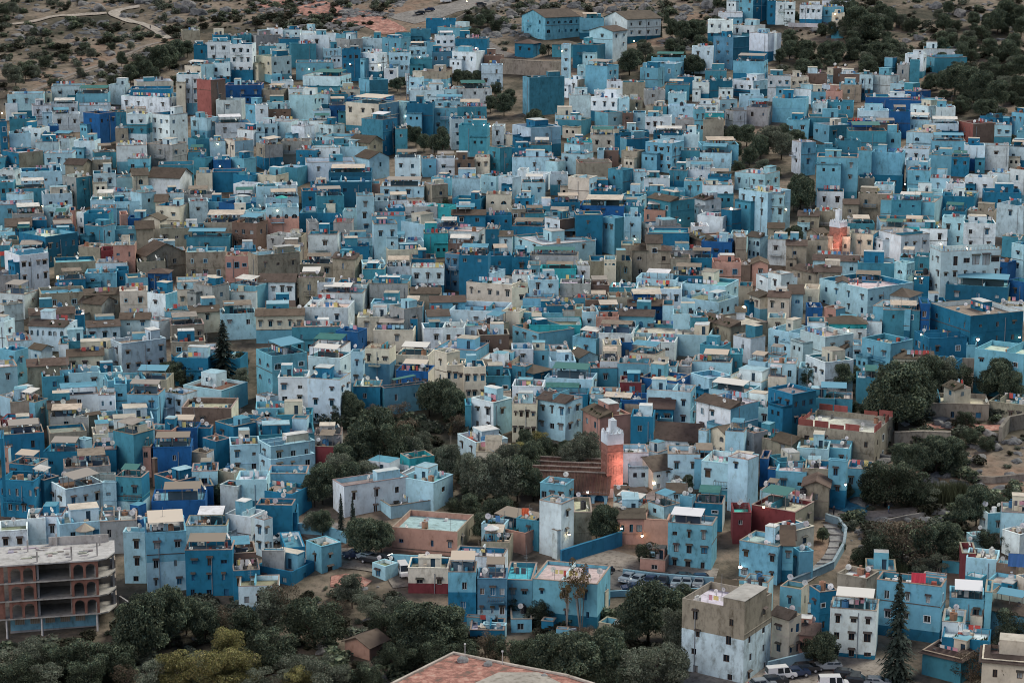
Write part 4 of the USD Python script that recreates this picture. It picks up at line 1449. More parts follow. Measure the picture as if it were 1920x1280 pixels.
            for h_ in hs: m.quad((x + h_[0], y + .13, zf + h_[2]), (x + h_[1], y + .13, zf + h_[2]), (x + h_[1], y + .13, zf + h_[3]), (x + h_[0], y + .13, zf + h_[3]), (.03, .06, .09))
            m.quad((x + hw, y, zf), (x + hw, y + hd, zf), (x + hw, y + hd, zf + hz), (x + hw, y, zf + hz), k); m.quad((x, y + hd, zf), (x, y, zf), (x, y, zf + hz), (x, y + hd, zf + hz), k); m.quad((x + hw, y + hd, zf), (x, y + hd, zf), (x, y + hd, zf + hz), (x + hw, y + hd, zf + hz), k)
            e_ = rs.choice([.02, .02, .12]); m.box(x - e_, x + hw + e_, y - e_, y + hd + e_, zf + hz + .003, zf + hz + .14, k if rs.random() < .6 else jit((.40, .36, .31), .25), top=rs.choice(FLOORS)); parts['extra'].append(('stair_house', m, 'W'))
        if 'c' in o or (rs.random() < .05 and W > 4 and Dp > 4 and 'z' not in o):
            cw, cd = min(W - .5, rs.uniform(.55, .95) * W), min(Dp - .5, rs.uniform(.4, .7) * Dp); x = rs.uniform(.25, W - cw - .2); y = rs.uniform(.25, max(.26, Dp * .35)); y = min(y, Dp - cd - .2); z = zf + rs.uniform(2.1, 2.7); m = MB()
            k = rs.choice([(.62, .60, .56), (.55, .48, .40), (.30, .27, .24), (.66, .66, .68), (.24, .20, .16), (.12, .30, .40), (.50, .42, .34), (.05, .16, .15)])
            m.hexa([(x, y, z - .15), (x + cw, y, z - .15), (x + cw, y + cd, z + .25), (x, y + cd, z + .25), (x, y, z - .08), (x + cw, y, z - .08), (x + cw, y + cd, z + .32), (x, y + cd, z + .32)], k)
            for (a, b) in ((x + .1, y + .1), (x + cw - .1, y + .1), (x + cw / 2, y + .1)): m.box(a - .05, a + .05, b - .05, b + .05, zf, z - .15, (.15, .14, .13), bottom=False)
            for (a, b) in ((x + .1, y + cd - .1), (x + cw - .1, y + cd - .1)): m.box(a - .05, a + .05, b - .05, b + .05, zf, z + .25, (.15, .14, .13), bottom=False)
            m.box(x + cw * .1, x + cw * .9, y + cd * .45, y + cd * .6, zf + .01, zf + rs.uniform(.6, 1.6), jit((.06, .10, .13), .3))
            parts['extra'].append(('canopy', m, 'C'))
        for _ in range(rs.choice([0, 1, 1, 2, 2, 3])):
            if W < 2 or Dp < 2: break
            m = MB(); x, y = inside(.4); dish(m, x, y, rs.choice([zf, H]), rs.uniform(.34, .55), rs.uniform(-.6, 1.5)); parts['extra'].append(('satellite_dish', m, 'M'))
        if rs.random() < .55 and W > 3 and Dp > 3:
            m = MB(); x, y = inside(.9); k = rs.choice([(.60, .62, .62), (.05, .16, .30), (.04, .04, .045), (.30, .16, .10), (.50, .50, .48)]); r_ = rs.uniform(.45, .62); m.cyl(x, y, zf, zf + rs.uniform(1., 1.5), r_, k, 9); m.cyl(x, y, zf + 1.4, zf + 1.56, r_ * .45, k, 7); parts['extra'].append(('water_tank', m, 'M'))
        if rs.random() < .46 and W > 4:
            m = MB(); y = rs.uniform(.5, Dp - .5); x0, x1 = sorted((rs.uniform(.4, W * .4), rs.uniform(W * .6, W - .4))); zz = zf + 1.75
            for a in (x0, x1): m.bar((a, y, zf), (a, y, zz), .04, (.2, .2, .2))
            m.bar((x0, y, zz), (x1, y, zz), .015, (.25, .25, .25)); a = x0 + .15
            while a < x1 - .6:
                b = a + rs.uniform(.35, .9); k = rs.choice([(.65, .65, .66), (.45, .08, .07), (.08, .2, .4), (.6, .5, .2), (.6, .58, .55), (.1, .1, .12), (.5, .25, .3), (.3, .5, .6)]); q = zz - rs.uniform(.5, 1.2)
                m.hexa([(a, y - .012, q), (b, y - .012, q), (b, y + .012, q), (a, y + .012, q), (a, y - .012, zz), (b, y - .012, zz), (b, y + .012, zz), (a, y + .012, zz)], k); a = b + rs.uniform(.05, .5)
            parts['extra'].append(('laundry_line', m, 'C'))
        for _ in range(rs.choice([0, 1, 2, 3, 5, 6])):
            if W < 3 or Dp < 3: break
            m = MB(); x, y = inside(.6); w_ = rs.uniform(.3, .9); k = rs.choice([(.55, .56, .56), (.10, .10, .10), (.30, .20, .14), (.06, .22, .34), (.45, .38, .30), (.30, .07, .05), (.62, .62, .62)]); m.box(x - w_ / 2, x + w_ / 2, y - .3, y + .3, zf + .002, zf + rs.uniform(.3, 1.1), k); parts['extra'].append(('roof_crate', m, 'C'))
        if rs.random() < .35:
            m = MB(); nn = rs.randint(2, 6)
            for q in range(nn):
                x, y = rs.choice([(rs.uniform(.1, W - .1), .1), (rs.uniform(.1, W - .1), Dp - .1), (W - .1, rs.uniform(.1, Dp - .1))]); m.bar((x, y, H), (x + rs.uniform(-.1, .1), y, H + rs.uniform(.5, 1.3)), .035, (.16, .13, .11))
            parts['extra'].append(('rebar_stubs', m, 'M'))
        if rs.random() < .3 and W > 5:
            m = MB(); x = rs.uniform(W * .25, W * .75); m.box(x, x + .2, th_ + .01, Dp - th_ - .01, zf + .002, zf + rs.uniform(.8, 1.7), wallcol(rs.choice([c, 'P', 'L', 'W', 'T']), j)); parts['extra'].append(('terrace_wall', m, 'W'))
        if rs.random() < .2:
            m = MB(); x, y = inside(.5); m.bar((x, y, zf), (x, y, zf + rs.uniform(2.5, 4.5)), .03, (.2, .2, .2)); zz = zf + 2.6
            for q in range(4): m.bar((x - .4 + .05 * q, y, zz - .25 * q), (x + .4 - .05 * q, y, zz - .25 * q), .015, (.3, .3, .3))
            parts['extra'].append(('aerial', m, 'M'))
        if rs.random() < .16 and W > 3:
            m = MB()
            for q in range(rs.randint(4, 9)):
                x = rs.uniform(.4, W - .4); y = rs.uniform(.35, .8); h_ = rs.uniform(.5, 1.3); g = jit((.03, .055, .025), .3)
                for w in range(7):
                    a = rs.uniform(0, 6.28); m.tri((x, y, zf), (x + .35 * math.cos(a), y + .35 * math.sin(a), zf + h_), (x + .3 * math.cos(a + .9), y + .3 * math.sin(a + .9), zf + h_ * .7), g)
            parts['extra'].append(('potted_plants', m, 'L'))
    if 'V' in o:
        n = 5
        for k in range(n):
            for (a0, a1, b0, b1) in ((k * W / n + .3, (k + 1) * W / n, .03, .2), (k * W / n + .3, (k + 1) * W / n, Dp - .2, Dp - .03), (W - .2, W - .03, k * Dp / n + .3, (k + 1) * Dp / n - .3), (.03, .2, k * Dp / n + .3, (k + 1) * Dp / n - .3)):
                if rs.random() < .72: m = MB(); m.box(a0, a1 - .01, b0, b1, H + .095, H + rs.choice([.9, 1.3, 1.3]), jit((.22, .07, .06), .2)); parts['extra'].append(('brick_panel', m, 'W'))
    if 'U' in o:
        x0 = W * .66; parts['wall'].box(x0, W, 0, Dp * .8, H + .1, H + 1.5, ca, top=(.40, .385, .36)); m = MB(); m.box(x0 - .08, W + .08, -.08, Dp * .8 + .08, H + 1.503, H + 1.58, (.40, .385, .36)); parts['extra'].append(('upper_roof', m, 'W'))
    if 'M' in o:
        n = int(W / .9)
        for k in range(n): m = MB(); m.box(k * W / n + .1, k * W / n + .55, -.02, .2, H + .1, H + .75, ca); parts['extra'].append(('merlon', m, 'W'))
        n = int(Dp / .9)
        for k in range(n): m = MB(); m.box(W - .2, W + .02, k * Dp / n + .1, k * Dp / n + .55, H + .1, H + .75, ca); parts['extra'].append(('merlon', m, 'W'))
    loc = (float(o2[0]), float(o2[1]), base); d['px'] = ((d['x0'] + d['x1']) / 2, (d['yt'] + d['yb']) / 2); d['nwin'] = len(parts['win']); d['wcol'] = c
    old = M_OLD if (c in 'wNn' or rs.random() < .16) else M_WALL
    if c in 'N': old = M_STONE
    if d['i'] in SINGLE:
        return loc, yaw, parts, old
    M = np.eye(4); M[:2, 0] = ex; M[:2, 1] = ey; M[:3, 3] = loc
    allm = MB(); allm.add(parts['wall']); allm.add(parts['roof']); allm.add(parts['trim']); allm.add(parts['tiles'])
    for f_, g_, h_ in parts['win']: allm.add(f_); allm.add(g_); allm.add(h_)
    for n_, m, _ in parts['extra']: allm.add(m)
    (OLDM if old is not M_WALL else FARM).append(allm.arrays(M))
    return None
MATS = {'W': M_WALL, 'C': M_CLOTH, 'M': M_METAL, 'L': M_LEAF}
pending = []
for d in HOUSES:
    got = house(d)
    if got: pending.append((d, got))
# labels: colour, storeys and windows, roof, then where it stands; equals are told apart by their order away from the landmark
ROOFW = {'g': 'tiled gable roof', 'G': 'tiled gable end', 't': 'hipped tile roof', 's': 'brown tiled eave', 'q': 'tiled roof rim', 'c': 'rooftop canopy', 'M': 'battlements'}
NUM = ['no', 'one', 'two', 'three', 'four', 'five', 'six', 'seven', 'eight', 'nine', 'ten', 'eleven', 'twelve']
ORD = ['nearest', 'second', 'third', 'fourth', 'fifth', 'sixth', 'seventh', 'eighth', 'ninth', 'tenth', 'eleventh', 'twelfth', 'thirteenth', 'fourteenth', 'fifteenth', 'sixteenth', 'seventeenth', 'eighteenth', 'nineteenth']
ORD += [t + s for t, T in (('twent', 'twenty'), ('thirt', 'thirty'), ('fort', 'forty'), ('fift', 'fifty'), ('sixt', 'sixty')) for t, s in [(t, 'ieth')] + [(T + '-', q) for q in ['first'] + ORD[1:9]]]
def unique_labels(items):
    """items: (text, (px, py)) -> labels that each single one out; equals are told apart by their order away from the landmark"""
    groups, out = {}, [None] * len(items)
    for k, (t, p) in enumerate(items):
        w, q = place_phrase(*p); groups.setdefault((t, w, q), []).append(k)
    for (t, w, q), L in groups.items():
        x, y, _ = next(l for l in LANDMARKS if l[2] == q); L.sort(key=lambda k: math.hypot(items[k][1][0] - x, items[k][1][1] - y))
        for r, k in enumerate(L):
            s = (ORD[min(r, 68)] + ' ' if len(L) > 1 else '') + t + ', ' + w; out[k] = s[0].upper() + s[1:]
    return out
def house_text(d):
    w_, h_ = d['x1'] - d['x0'], d['yb'] - d['yt']
    shape = 'tall' if h_ > w_ * 1.1 else 'long' if w_ > 2.6 * h_ else 'low' if h_ < 17 else 'broad' if w_ > 55 else 'small' if w_ * h_ < 900 else ''
    roof = next((ROOFW[k] for k in 'gGtsqcM' if k in d['o']), None); nw = d['nwin']
    win = 'blank walls' if nw == 0 else NUM[nw] + ' window' + ('s' if nw > 1 else '') if nw < 13 else 'many windows'
    col = d['band'][0] if d['band'] and d['band'][1] >= .65 else d['c']
    return ' '.join(x for x in (shape, ADJ[col], 'house,', roof or win) if x)
labels = unique_labels([(house_text(d), d['px']) for d, _ in pending])
for (d, _), l in zip(pending, labels): d['label'] = l
for d, (loc, yaw, parts, mat) in pending:
    P = thing('house', loc, yaw, d['label'], 'house', 'blue and white houses of the hill town')
    build(parts['wall'], 'wall', mat, P)
    if not parts['roof'].empty(): build(parts['roof'], 'roof_floor', M_OLD, P)
    if not parts['trim'].empty(): build(parts['trim'], 'coping', M_WALL, P)
    if not parts['tiles'].empty(): build(parts['tiles'], 'tiled_roof', M_TILE, P)
    for f_, g_, h_ in parts['win']:
        w_ = build(f_, 'window', M_WOOD, P); build(g_, 'shutter' if g_.shut else 'pane', M_WOOD if g_.shut else M_GLASS, w_)
        if not h_.empty(): build(h_, 'hood', M_TILE, w_)
    for n_, m, k in parts['extra']: tag(build(m, n_, MATS[k], P), kind='stuff' if n_ in ('potted_plants', 'rebar_stubs') else None)
def merged(L, name, mat, what):
    v = np.vstack([a[0] for a in L]); c = np.vstack([a[1] for a in L]); off = np.concatenate([a[2] for a in L])
    # quads first within each piece: order of counts follows the points of each piece
    tag(put(v, c, off, name, mat), kind='stuff', label=what)
merged(FARM, 'small_houses', M_WALL, 'packed small painted houses filling the town between the larger ones'); merged(OLDM, 'small_weathered_houses', M_OLD, 'packed small weathered houses filling the town between the larger ones')
M_SOILRED = usdkit.material(stage, '/World/Looks/red_earth', {'g': ('geometry', {}), 'n': ('noise_texture', {'scale': .55, 'detail': 7, 'roughness': .7}),
    'r': ('rgb_ramp', {'ramp': [(.36, (.12, .09, .07)), (.47, (.25, .11, .085)), (.56, (.40, .20, .155)), (.68, (.44, .32, .26))]}), 'b': ('bump', {'strength': .6, 'distance': .15}), 'p': ('principled_bsdf', {'roughness': .95})},
    [('g.position', 'n.vector'), ('n.fac', 'r.fac'), ('r.color', 'p.base_color'), ('n.fac', 'b.height'), ('b.normal', 'p.normal')], surface='p.BSDF')
# ---- roads, paths and squares (structure) ----------------------------------------------
ASPH, BEIGE, BLUEP = (.13, .125, .12), (.26, .23, .20), (.05, .20, .32)
strip('hill_track', [(318, 74), (290, 56), (262, 44), (235, 38), (218, 30), (212, 24), (232, 17), (262, 13)], [3.6, 3.4, 3.4, 4.4, 5.4, 4.4, 3.4, 3.4], (.37, .33, .285), lift=.3)
strip('hill_track', [(20, 47), (80, 38), (125, 30), (200, 26)], 2.6, (.38, .33, .28), lift=.35)
strip('hill_path', [(60, 172), (120, 146), (190, 122), (250, 96), (300, 80)], 2.0, (.24, .21, .185))
strip('red_bank', [(500, 6), (560, 10), (640, 30), (705, 44), (742, 62)], [16, 24, 18, 16, 10], (1, 1, 1), mat=M_SOILRED)
strip('red_bank', [(1735, 800), (1780, 797), (1830, 803), (1885, 802)], [2, 4, 4, 3], (1, 1, 1), mat=M_SOILRED)
strip('red_bank', [(620, 1090), (650, 1084), (690, 1096)], [4, 6, 3], (1, 1, 1), mat=M_SOILRED)
strip('upper_car_park', [(752, 40), (800, 26), (850, 14), (905, 2), (960, -14)], [16, 16, 15, 13, 12], (.24, .225, .21))
strip('school_road', [(905, 82), (930, 96), (945, 104), (968, 106)], 6, (.22, .20, .185))
strip('parking_terrace', [(1105, 1075), (1165, 1086), (1240, 1096), (1345, 1104)], [8, 9, 9, 8], ASPH)
strip('upper_lane', [(1040, 1052), (1120, 1046), (1200, 1062), (1280, 1070), (1345, 1076)], [7, 9, 6, 4, 4], BEIGE)
strip('car_park', [(1300, 1310), (1400, 1282), (1520, 1262), (1680, 1272)], [14, 17, 17, 14], BEIGE)
strip('lower_street', [(545, 1052), (610, 1044), (680, 1048), (750, 1066), (765, 1100)], [6, 8, 8, 6, 5], BEIGE)
strip('garage_forecourt', [(560, 1000), (600, 985), (625, 1000)], [8, 8, 6], (.24, .22, .21))
strip('hillside_path', [(1500, 962), (1560, 966), (1640, 966), (1720, 957), (1800, 945), (1860, 930)], [5, 5, 3.5, 3, 3, 3], (.30, .27, .25))
strip('stair_path', [(1490, 1098), (1530, 1072), (1556, 1050), (1570, 1020), (1568, 1000), (1556, 984)], 2.4, (.27, .27, .27), lift=.2)
strip('blue_pavement', [(1575, 958), (1600, 950), (1596, 938)], [9, 8, 5], BLUEP, lift=.2)
strip('mosque_lane', [(1190, 950), (1235, 930), (1262, 905), (1290, 880)], 4, (.22, .21, .21))
for k, (x, y) in enumerate([(1546, 1058), (1555, 1050), (1562, 1040), (1567, 1028), (1570, 1016), (1570, 1004), (1564, 992)]):
    p = hit(x, y); m = MB(); m.box(-1.3, 1.3, -.25, .25, -.5, .42, (.30, .29, .28))
    tag(build(m, 'path_step', M_STONE), f'{ORD[k]} stone step up the stair path, counted from its foot'.capitalize(), 'step', 'steps of the stair path'); UsdGeom.Xformable(stage.GetPrimAtPath('/World/path_step' + (f'_{k:03d}' if k else ''))).AddTranslateOp().Set(Gf.Vec3d(*map(float, p)))
# ---- walls --------------------------------------------------------------------------------
wall_px([(938, 139), (985, 141), (1052, 143)], 5.0, (.27, .235, .195), 'Long stone retaining wall below the arched school', 'retaining_wall', .8, cop=(.33, .29, .25))
wall_px([(1676, 834), (1730, 832), (1782, 834)], 2.6, (.25, .225, .19), 'Stone retaining wall right of the red brick parapet house', 'retaining_wall', .6, cop=(.30, .27, .23))
wall_px([(1714, 692), (1770, 692), (1828, 694)], 2.6, (.24, .215, .185), 'Stone garden wall below the long blue wall', 'garden_wall', .5)
wall_px([(1168, 1084), (1220, 1091), (1280, 1096), (1338, 1100)], 1.7, (.17, .30, .37), 'Blue retaining wall behind the row of parked cars', 'retaining_wall', .4, mat=M_WALL)
wall_px([(1140, 1118), (1240, 1114), (1340, 1112)], 1.0, (.2, .36, .45), 'Low blue parapet in front of the parked cars', 'parapet_wall', .35, mat=M_WALL)
wall_px([(1052, 1058), (1090, 1046), (1130, 1034), (1165, 1022)], 2.6, (.03, .17, .30), 'Sloping strong blue ramp wall by the arched gate', 'ramp_wall', .5, mat=M_WALL)
wall_px([(1478, 1102), (1526, 1082), (1562, 1066), (1582, 1030), (1586, 1002), (1572, 984), (1548, 976)], 1.3, (.19, .30, .36), 'Curving blue grey parapet along the stair path', 'parapet_wall', .35, mat=M_WALL, cop=(.30, .38, .42))
wall_px([(1440, 1258), (1490, 1246), (1535, 1233)], 1.6, (.28, .42, .50), 'Light blue wall rising behind the white van', 'boundary_wall', .35, mat=M_WALL)
wall_px([(512, 1006), (560, 1000), (610, 1004), (650, 1018)], 1.9, (.16, .36, .46), 'Long light blue wall along the garage street', 'boundary_wall', .35, mat=M_WALL)
wall_px([(726, 1055), (790, 1058), (858, 1062)], 1.6, (.2, .42, .52), 'Blue plinth wall under the salmon walled villa', 'boundary_wall', .4, mat=M_WALL)
wall_px([(1535, 770), (1556, 757), (1578, 742), (1590, 735)], 1.6, (.30, .30, .29), 'Grey cement garden wall climbing beside the fig tree', 'garden_wall', .3)
wall_px([(1875, 828), (1890, 808), (1930, 800)], 3.0, (.22, .20, .17), 'Dry stone terrace wall at the right edge', 'terrace_wall', .7)
wall_px([(1800, 900), (1860, 905), (1930, 898)], 1.2, (.23, .20, .17), 'Low stone terrace wall in the ruined garden', 'terrace_wall', .6)
wall_px([(1640, 985), (1700, 972), (1760, 962), (1820, 950)], .7, (.28, .26, .24), 'Low kerb wall along the hillside path', 'terrace_wall', .4)
wall_px([(338, 92), (362, 94), (392, 96)], 3.2, (.27, .235, .19), 'Ochre fortress wall at the edge of the scrub', 'fortress_wall', .9)
wall_px([(100, 162), (160, 141), (220, 118), (282, 92)], .9, (.26, .23, .20), 'Low stone wall along the hill path', 'hill_wall', .5)
wall_px([(825, 46), (870, 32), (920, 14), (960, -4)], 1.2, (.27, .24, .21), 'Roadside wall right of the upper car park', 'roadside_wall', .4)
wall_px([(1478, 50), (1510, 51), (1535, 52)], 1.5, (.5, .5, .52), 'White garden wall below the houses at the top edge', 'garden_wall', .4, mat=M_WALL)
wall_px([(1020, 1215), (1050, 1195), (1080, 1190)], 1.2, (.45, .50, .55), 'White garden wall among the trees below the blue row', 'garden_wall', .3, mat=M_WALL)
wall_px([(225, 1138), (240, 1148), (258, 1160)], 2.0, (.34, .33, .32), 'Grey cement wall beside the unfinished arched building', 'boundary_wall', .3)
# ---- the unfinished building with red arches ------------------------------------------------
def arch_panel(w, h, n, pier, rise=.0):
    poly = Polygon([(0, 0), (w, 0), (w, h), (0, h)]); a = (w - pier * (n + 1)) / n
    for k in range(n):
        x = pier + k * (a + pier); r = a / 2; top = h - .42
        hole = Polygon([(x, -.1), (x + a, -.1), (x + a, top - r)] + [(x + r + r * math.cos(t), top - r + r * math.sin(t)) for t in np.linspace(0, math.pi, 11)] + [(x, top - r)])
        poly = poly.difference(hole)
    m = trimesh.creation.extrude_polygon(poly, .25, engine='earcut'); V = m.vertices; m.vertices = np.stack([V[:, 0], V[:, 2], V[:, 1]], 1); m.invert()
    return m
def unfinished():
    p = hit(2, 1198); s = scale_at(p); W = 188 / s; yaw = -math.atan2(p[0], p[1]) - .04; P = thing('unfinished_building', p, yaw, 'Unfinished concrete building with red brick arches at the left edge', 'building')
    fh, z0, Dp = 35 / s, 40 / s, 9.5; RED, CON = (.23, .112, .085), (.37, .35, .32); m = MB()
    m.box(1.5, W - .6, 2.0, Dp, -1, z0 - .22, (.20, .40, .50)); m.box(1.4, W - .5, 1.9, Dp, -1.2, .55, (.34, .32, .31))
    build(m, 'ground_floor', M_OLD, P)
    for k in range(6):
        x = 2.2 + k * 2.35
        if x > W - 2: break
        g = MB(); g.box(x, x + 1.5, 1.93, 1.99, 1.55, 2.95, (.32, .26, .20))
        for q in range(6): g.box(x + .05 + q * .28, x + .10 + q * .28, 1.88, 1.93, 1.55, 2.95, (.5, .47, .42))
        build(g, 'grille_window', M_WOOD, P)
    foot = Polygon([(-.6, -.25), (W - .2, -.25), (W + 1.0, .3), (W + 2.4, 3.4), (W + 2.5, Dp), (-.6, Dp)])
    for k in range(4):
        z = z0 + k * fh; q = trimesh.creation.extrude_polygon(foot, .22, engine='earcut'); q.apply_translation((0, 0, z - .22)); b = MB(); b.mesh(q, CON if k < 3 else (.44, .43, .42)); build(b, 'floor_slab' if k < 3 else 'roof_slab', M_OLD, P)
    for k in range(3):
        z = z0 + k * fh + .003; h = fh - .226
        b = MB(); b.box(.3, W + 1.6, 5.6, 5.85, z, z + h, (.30, .27, .24)); b.box(5.6, 5.8, .8, 5.59, z, z + h, (.32, .29, .26)); b.box(11.0, 11.2, .8, 5.59, z, z + h, (.32, .29, .26)); build(b, 'back_wall', M_OLD, P)
        for x in (1.55, 11.2):
            a = arch_panel(4.25, h, 2, .42); b = MB(); a.apply_translation((x, -.12, z)); b.mesh(a, RED); build(b, 'brick_arches', M_STONE, P)
        b = MB(); b.box(-.35, .9, -.1, .14, z, z + h, RED); build(b, 'brick_panel', M_STONE, P)
        for x, y in ((5.95, .5), (-.4, .3), (W - .9, .4), (W + 1.9, 3.6), (W + 2.1, 6.2), (W + 2.1, 8.9)):
            b = MB(); b.box(x, x + .32, y, y + .32, z, z + h, (.38, .365, .35)); build(b, 'column', M_OLD, P)
        b = MB(); b.box(W + 2.25, W + 2.45, 4.0, 9.2, z, z + h * .5, (.33, .28, .24)); build(b, 'side_wall', M_STONE, P)
    for x in (1.0, 6.4, W - .8):
        b = MB(); b.cyl(x, .1, -1.5, z0 - .225, .19, (.50, .48, .46), 9); build(b, 'front_column', M_OLD, P)
    z = z0 + 3 * fh
    for k, (x, y) in enumerate([(.2, .3), (6, .4), (11.3, .3), (W - .5, 1.5), (4.5, 6), (9, 8.5), (W, 7)]):
        b = MB(); b.box(x, x + .25, y, y + .25, z + .003, z + R.uniform(1.0, 2.4), (.40, .38, .36)); build(b, 'column_stub', M_OLD, P)
    b = MB()
    for _ in range(22):
        x, y, l = R.uniform(.5, W - 2), R.uniform(1, 8), R.uniform(.4, 2.2); b.box(x, x + l, y, y + R.uniform(.1, .5), z + .003, z + R.uniform(.06, .35), jit((.42, .40, .38), .3))
    tag(build(b, 'rubble', M_STONE, P), kind='stuff')
    b = MB(); b.box(W * .5, W + 1.6, 8.8, 9.0, z + .003, z + 1.3, (.40, .38, .36)); build(b, 'roof_wall', M_OLD, P)
unfinished()
# ---- minarets ---------------------------------------------------------------------------------
BRICKM = usdkit.material(stage, '/World/Looks/minaret_brick', {
    'g': ('texture_coordinate', {}), 'm': ('mapping', {'scale': (1.0, 1.0, 1.0)}), 'w': ('wave_texture', {'bands_direction': 'z', 'scale': 2.0, 'distortion': 1.2, 'detail': 3}), 'n': ('noise_texture', {'scale': 1.6, 'detail': 6, 'roughness': .7}),
    'r': ('rgb_ramp', {'ramp': [(.25, (.20, .085, .065)), (.5, (.33, .15, .115)), (.75, (.42, .22, .17))]}), 'x': ('mix', {'mix_type': 'multiply', 'fac': .45}), 'b': ('bump', {'strength': .5, 'distance': .06}), 'p': ('principled_bsdf', {'roughness': .92})},
    [('g.object', 'm.vector'), ('m.vector', 'w.vector'), ('m.vector', 'n.vector'), ('n.fac', 'r.fac'), ('r.color', 'x.color1'), ('w.color', 'x.color2'), ('x.color', 'p.base_color'), ('w.fac', 'b.height'), ('b.normal', 'p.normal')], surface='p.BSDF')
def minaret(px, py, hb, wpx, hband, hlan, hfoot, th, label, light):
    p = hit(px, py); s = scale_at(p); w = wpx / s / (math.cos(th) + math.sin(th)); H, hB, hL, hF = hb / s, hband / s, hlan / s, hfoot / s
    P = thing('minaret', p, -math.atan2(p[0], p[1]) - th, label, 'minaret'); A = (-w / 2, w / 2, -w / 2, w / 2)
    m = MB(); m.box(*A, -2, hF, (.42, .39, .36)); build(m, 'plinth', M_WALL, P)
    m = MB(); m.box(-w / 2 + .03, w / 2 - .03, -w / 2 + .03, w / 2 - .03, hF, hF + H, (.4, .2, .15)); build(m, 'shaft', BRICKM, P)
    for zf in (.30, .56, .82):                                             # string courses and blind arches in relief
        m = MB(); z = hF + H * zf; m.box(-w / 2 - .03, w / 2 + .03, -w / 2 - .03, w / 2 + .03, z, z + .14, (.45, .25, .2)); build(m, 'string_course', BRICKM, P)
    for face_ in range(4):
        a = face_ * math.pi / 2; c, sn = math.cos(a), math.sin(a)
        for zf in (.34, .60):
            for k in range(3):
                x = -w * .32 + k * w * .32; m = MB(); z = hF + H * zf; hh = H * .16; bw = w * .10
                for (x0, x1, z0_, z1) in ((x - bw, x - bw * .7, z, z + hh), (x + bw * .7, x + bw, z, z + hh), (x - bw, x + bw, z + hh, z + hh + .12)):
                    q = MB(); q.box(x0, x1, -w / 2 - .06, -w / 2 + .02, z0_, z1, (.45, .25, .2)); m.add(q, lambda v: (v[0] * c - v[1] * sn, v[0] * sn + v[1] * c, v[2]))
                build(m, 'blind_arch', BRICKM, P)
    z = hF + H; m = MB(); m.box(-w / 2 - .02, w / 2 + .02, -w / 2 - .02, w / 2 + .02, z, z + hB, (.58, .66, .72)); build(m, 'top_band', M_WALL, P)
    n = 4
    for k in range(n):
        for (cx, cy) in ((-w / 2 + (k + .5) * w / n, -w / 2 + .1), (-w / 2 + (k + .5) * w / n, w / 2 - .1), (-w / 2 + .1, -w / 2 + (k + .5) * w / n), (w / 2 - .1, -w / 2 + (k + .5) * w / n)):
            m = MB(); q = w / n * .3; m.hexa([(cx - q, cy - .12, z + hB), (cx + q, cy - .12, z + hB), (cx + q, cy + .12, z + hB), (cx - q, cy + .12, z + hB), (cx - q * .2, cy - .12, z + hB + .55), (cx + q * .2, cy - .12, z + hB + .55), (cx + q * .2, cy + .12, z + hB + .55), (cx - q * .2, cy + .12, z + hB + .55)], (.68, .72, .75)); build(m, 'merlon', M_WALL, P)
    l = w * .19; m = MB(); m.box(-l, l, -l, l, z + hB, z + hB + hL, (.68, .73, .76)); build(m, 'lantern', M_WALL, P)
    m = MB(); m.mesh(trimesh.creation.icosphere(2, l * .7).apply_translation((0, 0, z + hB + hL)), (.66, .72, .76)); build(m, 'dome', M_WALL, P)
    m = MB(); m.bar((0, 0, z + hB + hL), (0, 0, z + hB + hL + 1.3), .05, (.5, .42, .2)); build(m, 'finial', M_METAL, P)
    sd = np.array((math.sin(-math.atan2(p[0], p[1])), -math.cos(-math.atan2(p[0], p[1])), 0)); rt = np.array((-sd[1], sd[0], 0))
    for off, zz, I in light:
        q = p + sd * off[0] + rt * off[1]; L_ = UsdLux.SphereLight.Define(stage, numbered('/World', 'minaret_floodlight')); L_.AddTranslateOp().Set(Gf.Vec3d(q[0], q[1], q[2] + zz)); L_.CreateRadiusAttr(.18); L_.CreateIntensityAttr(I); L_.CreateColorAttr(Gf.Vec3f(1., .55, .47))
    return p, s, w
minaret(1147, 926, 84, 42, 20, 24, 16, math.radians(68), 'Tall square brick minaret with a white crown, lit pink from below', [((2.8, 2.4), 3.0, 260), ((2.8, 2.0), 6.6, 230)])
minaret(1570, 484, 52, 33, 9, 22, 8, math.radians(35), 'Smaller pink lit minaret with a white lantern in the upper right', [((3.6, -1.2), 3.6, 200), ((3.4, 2.4), 5.6, 240)])
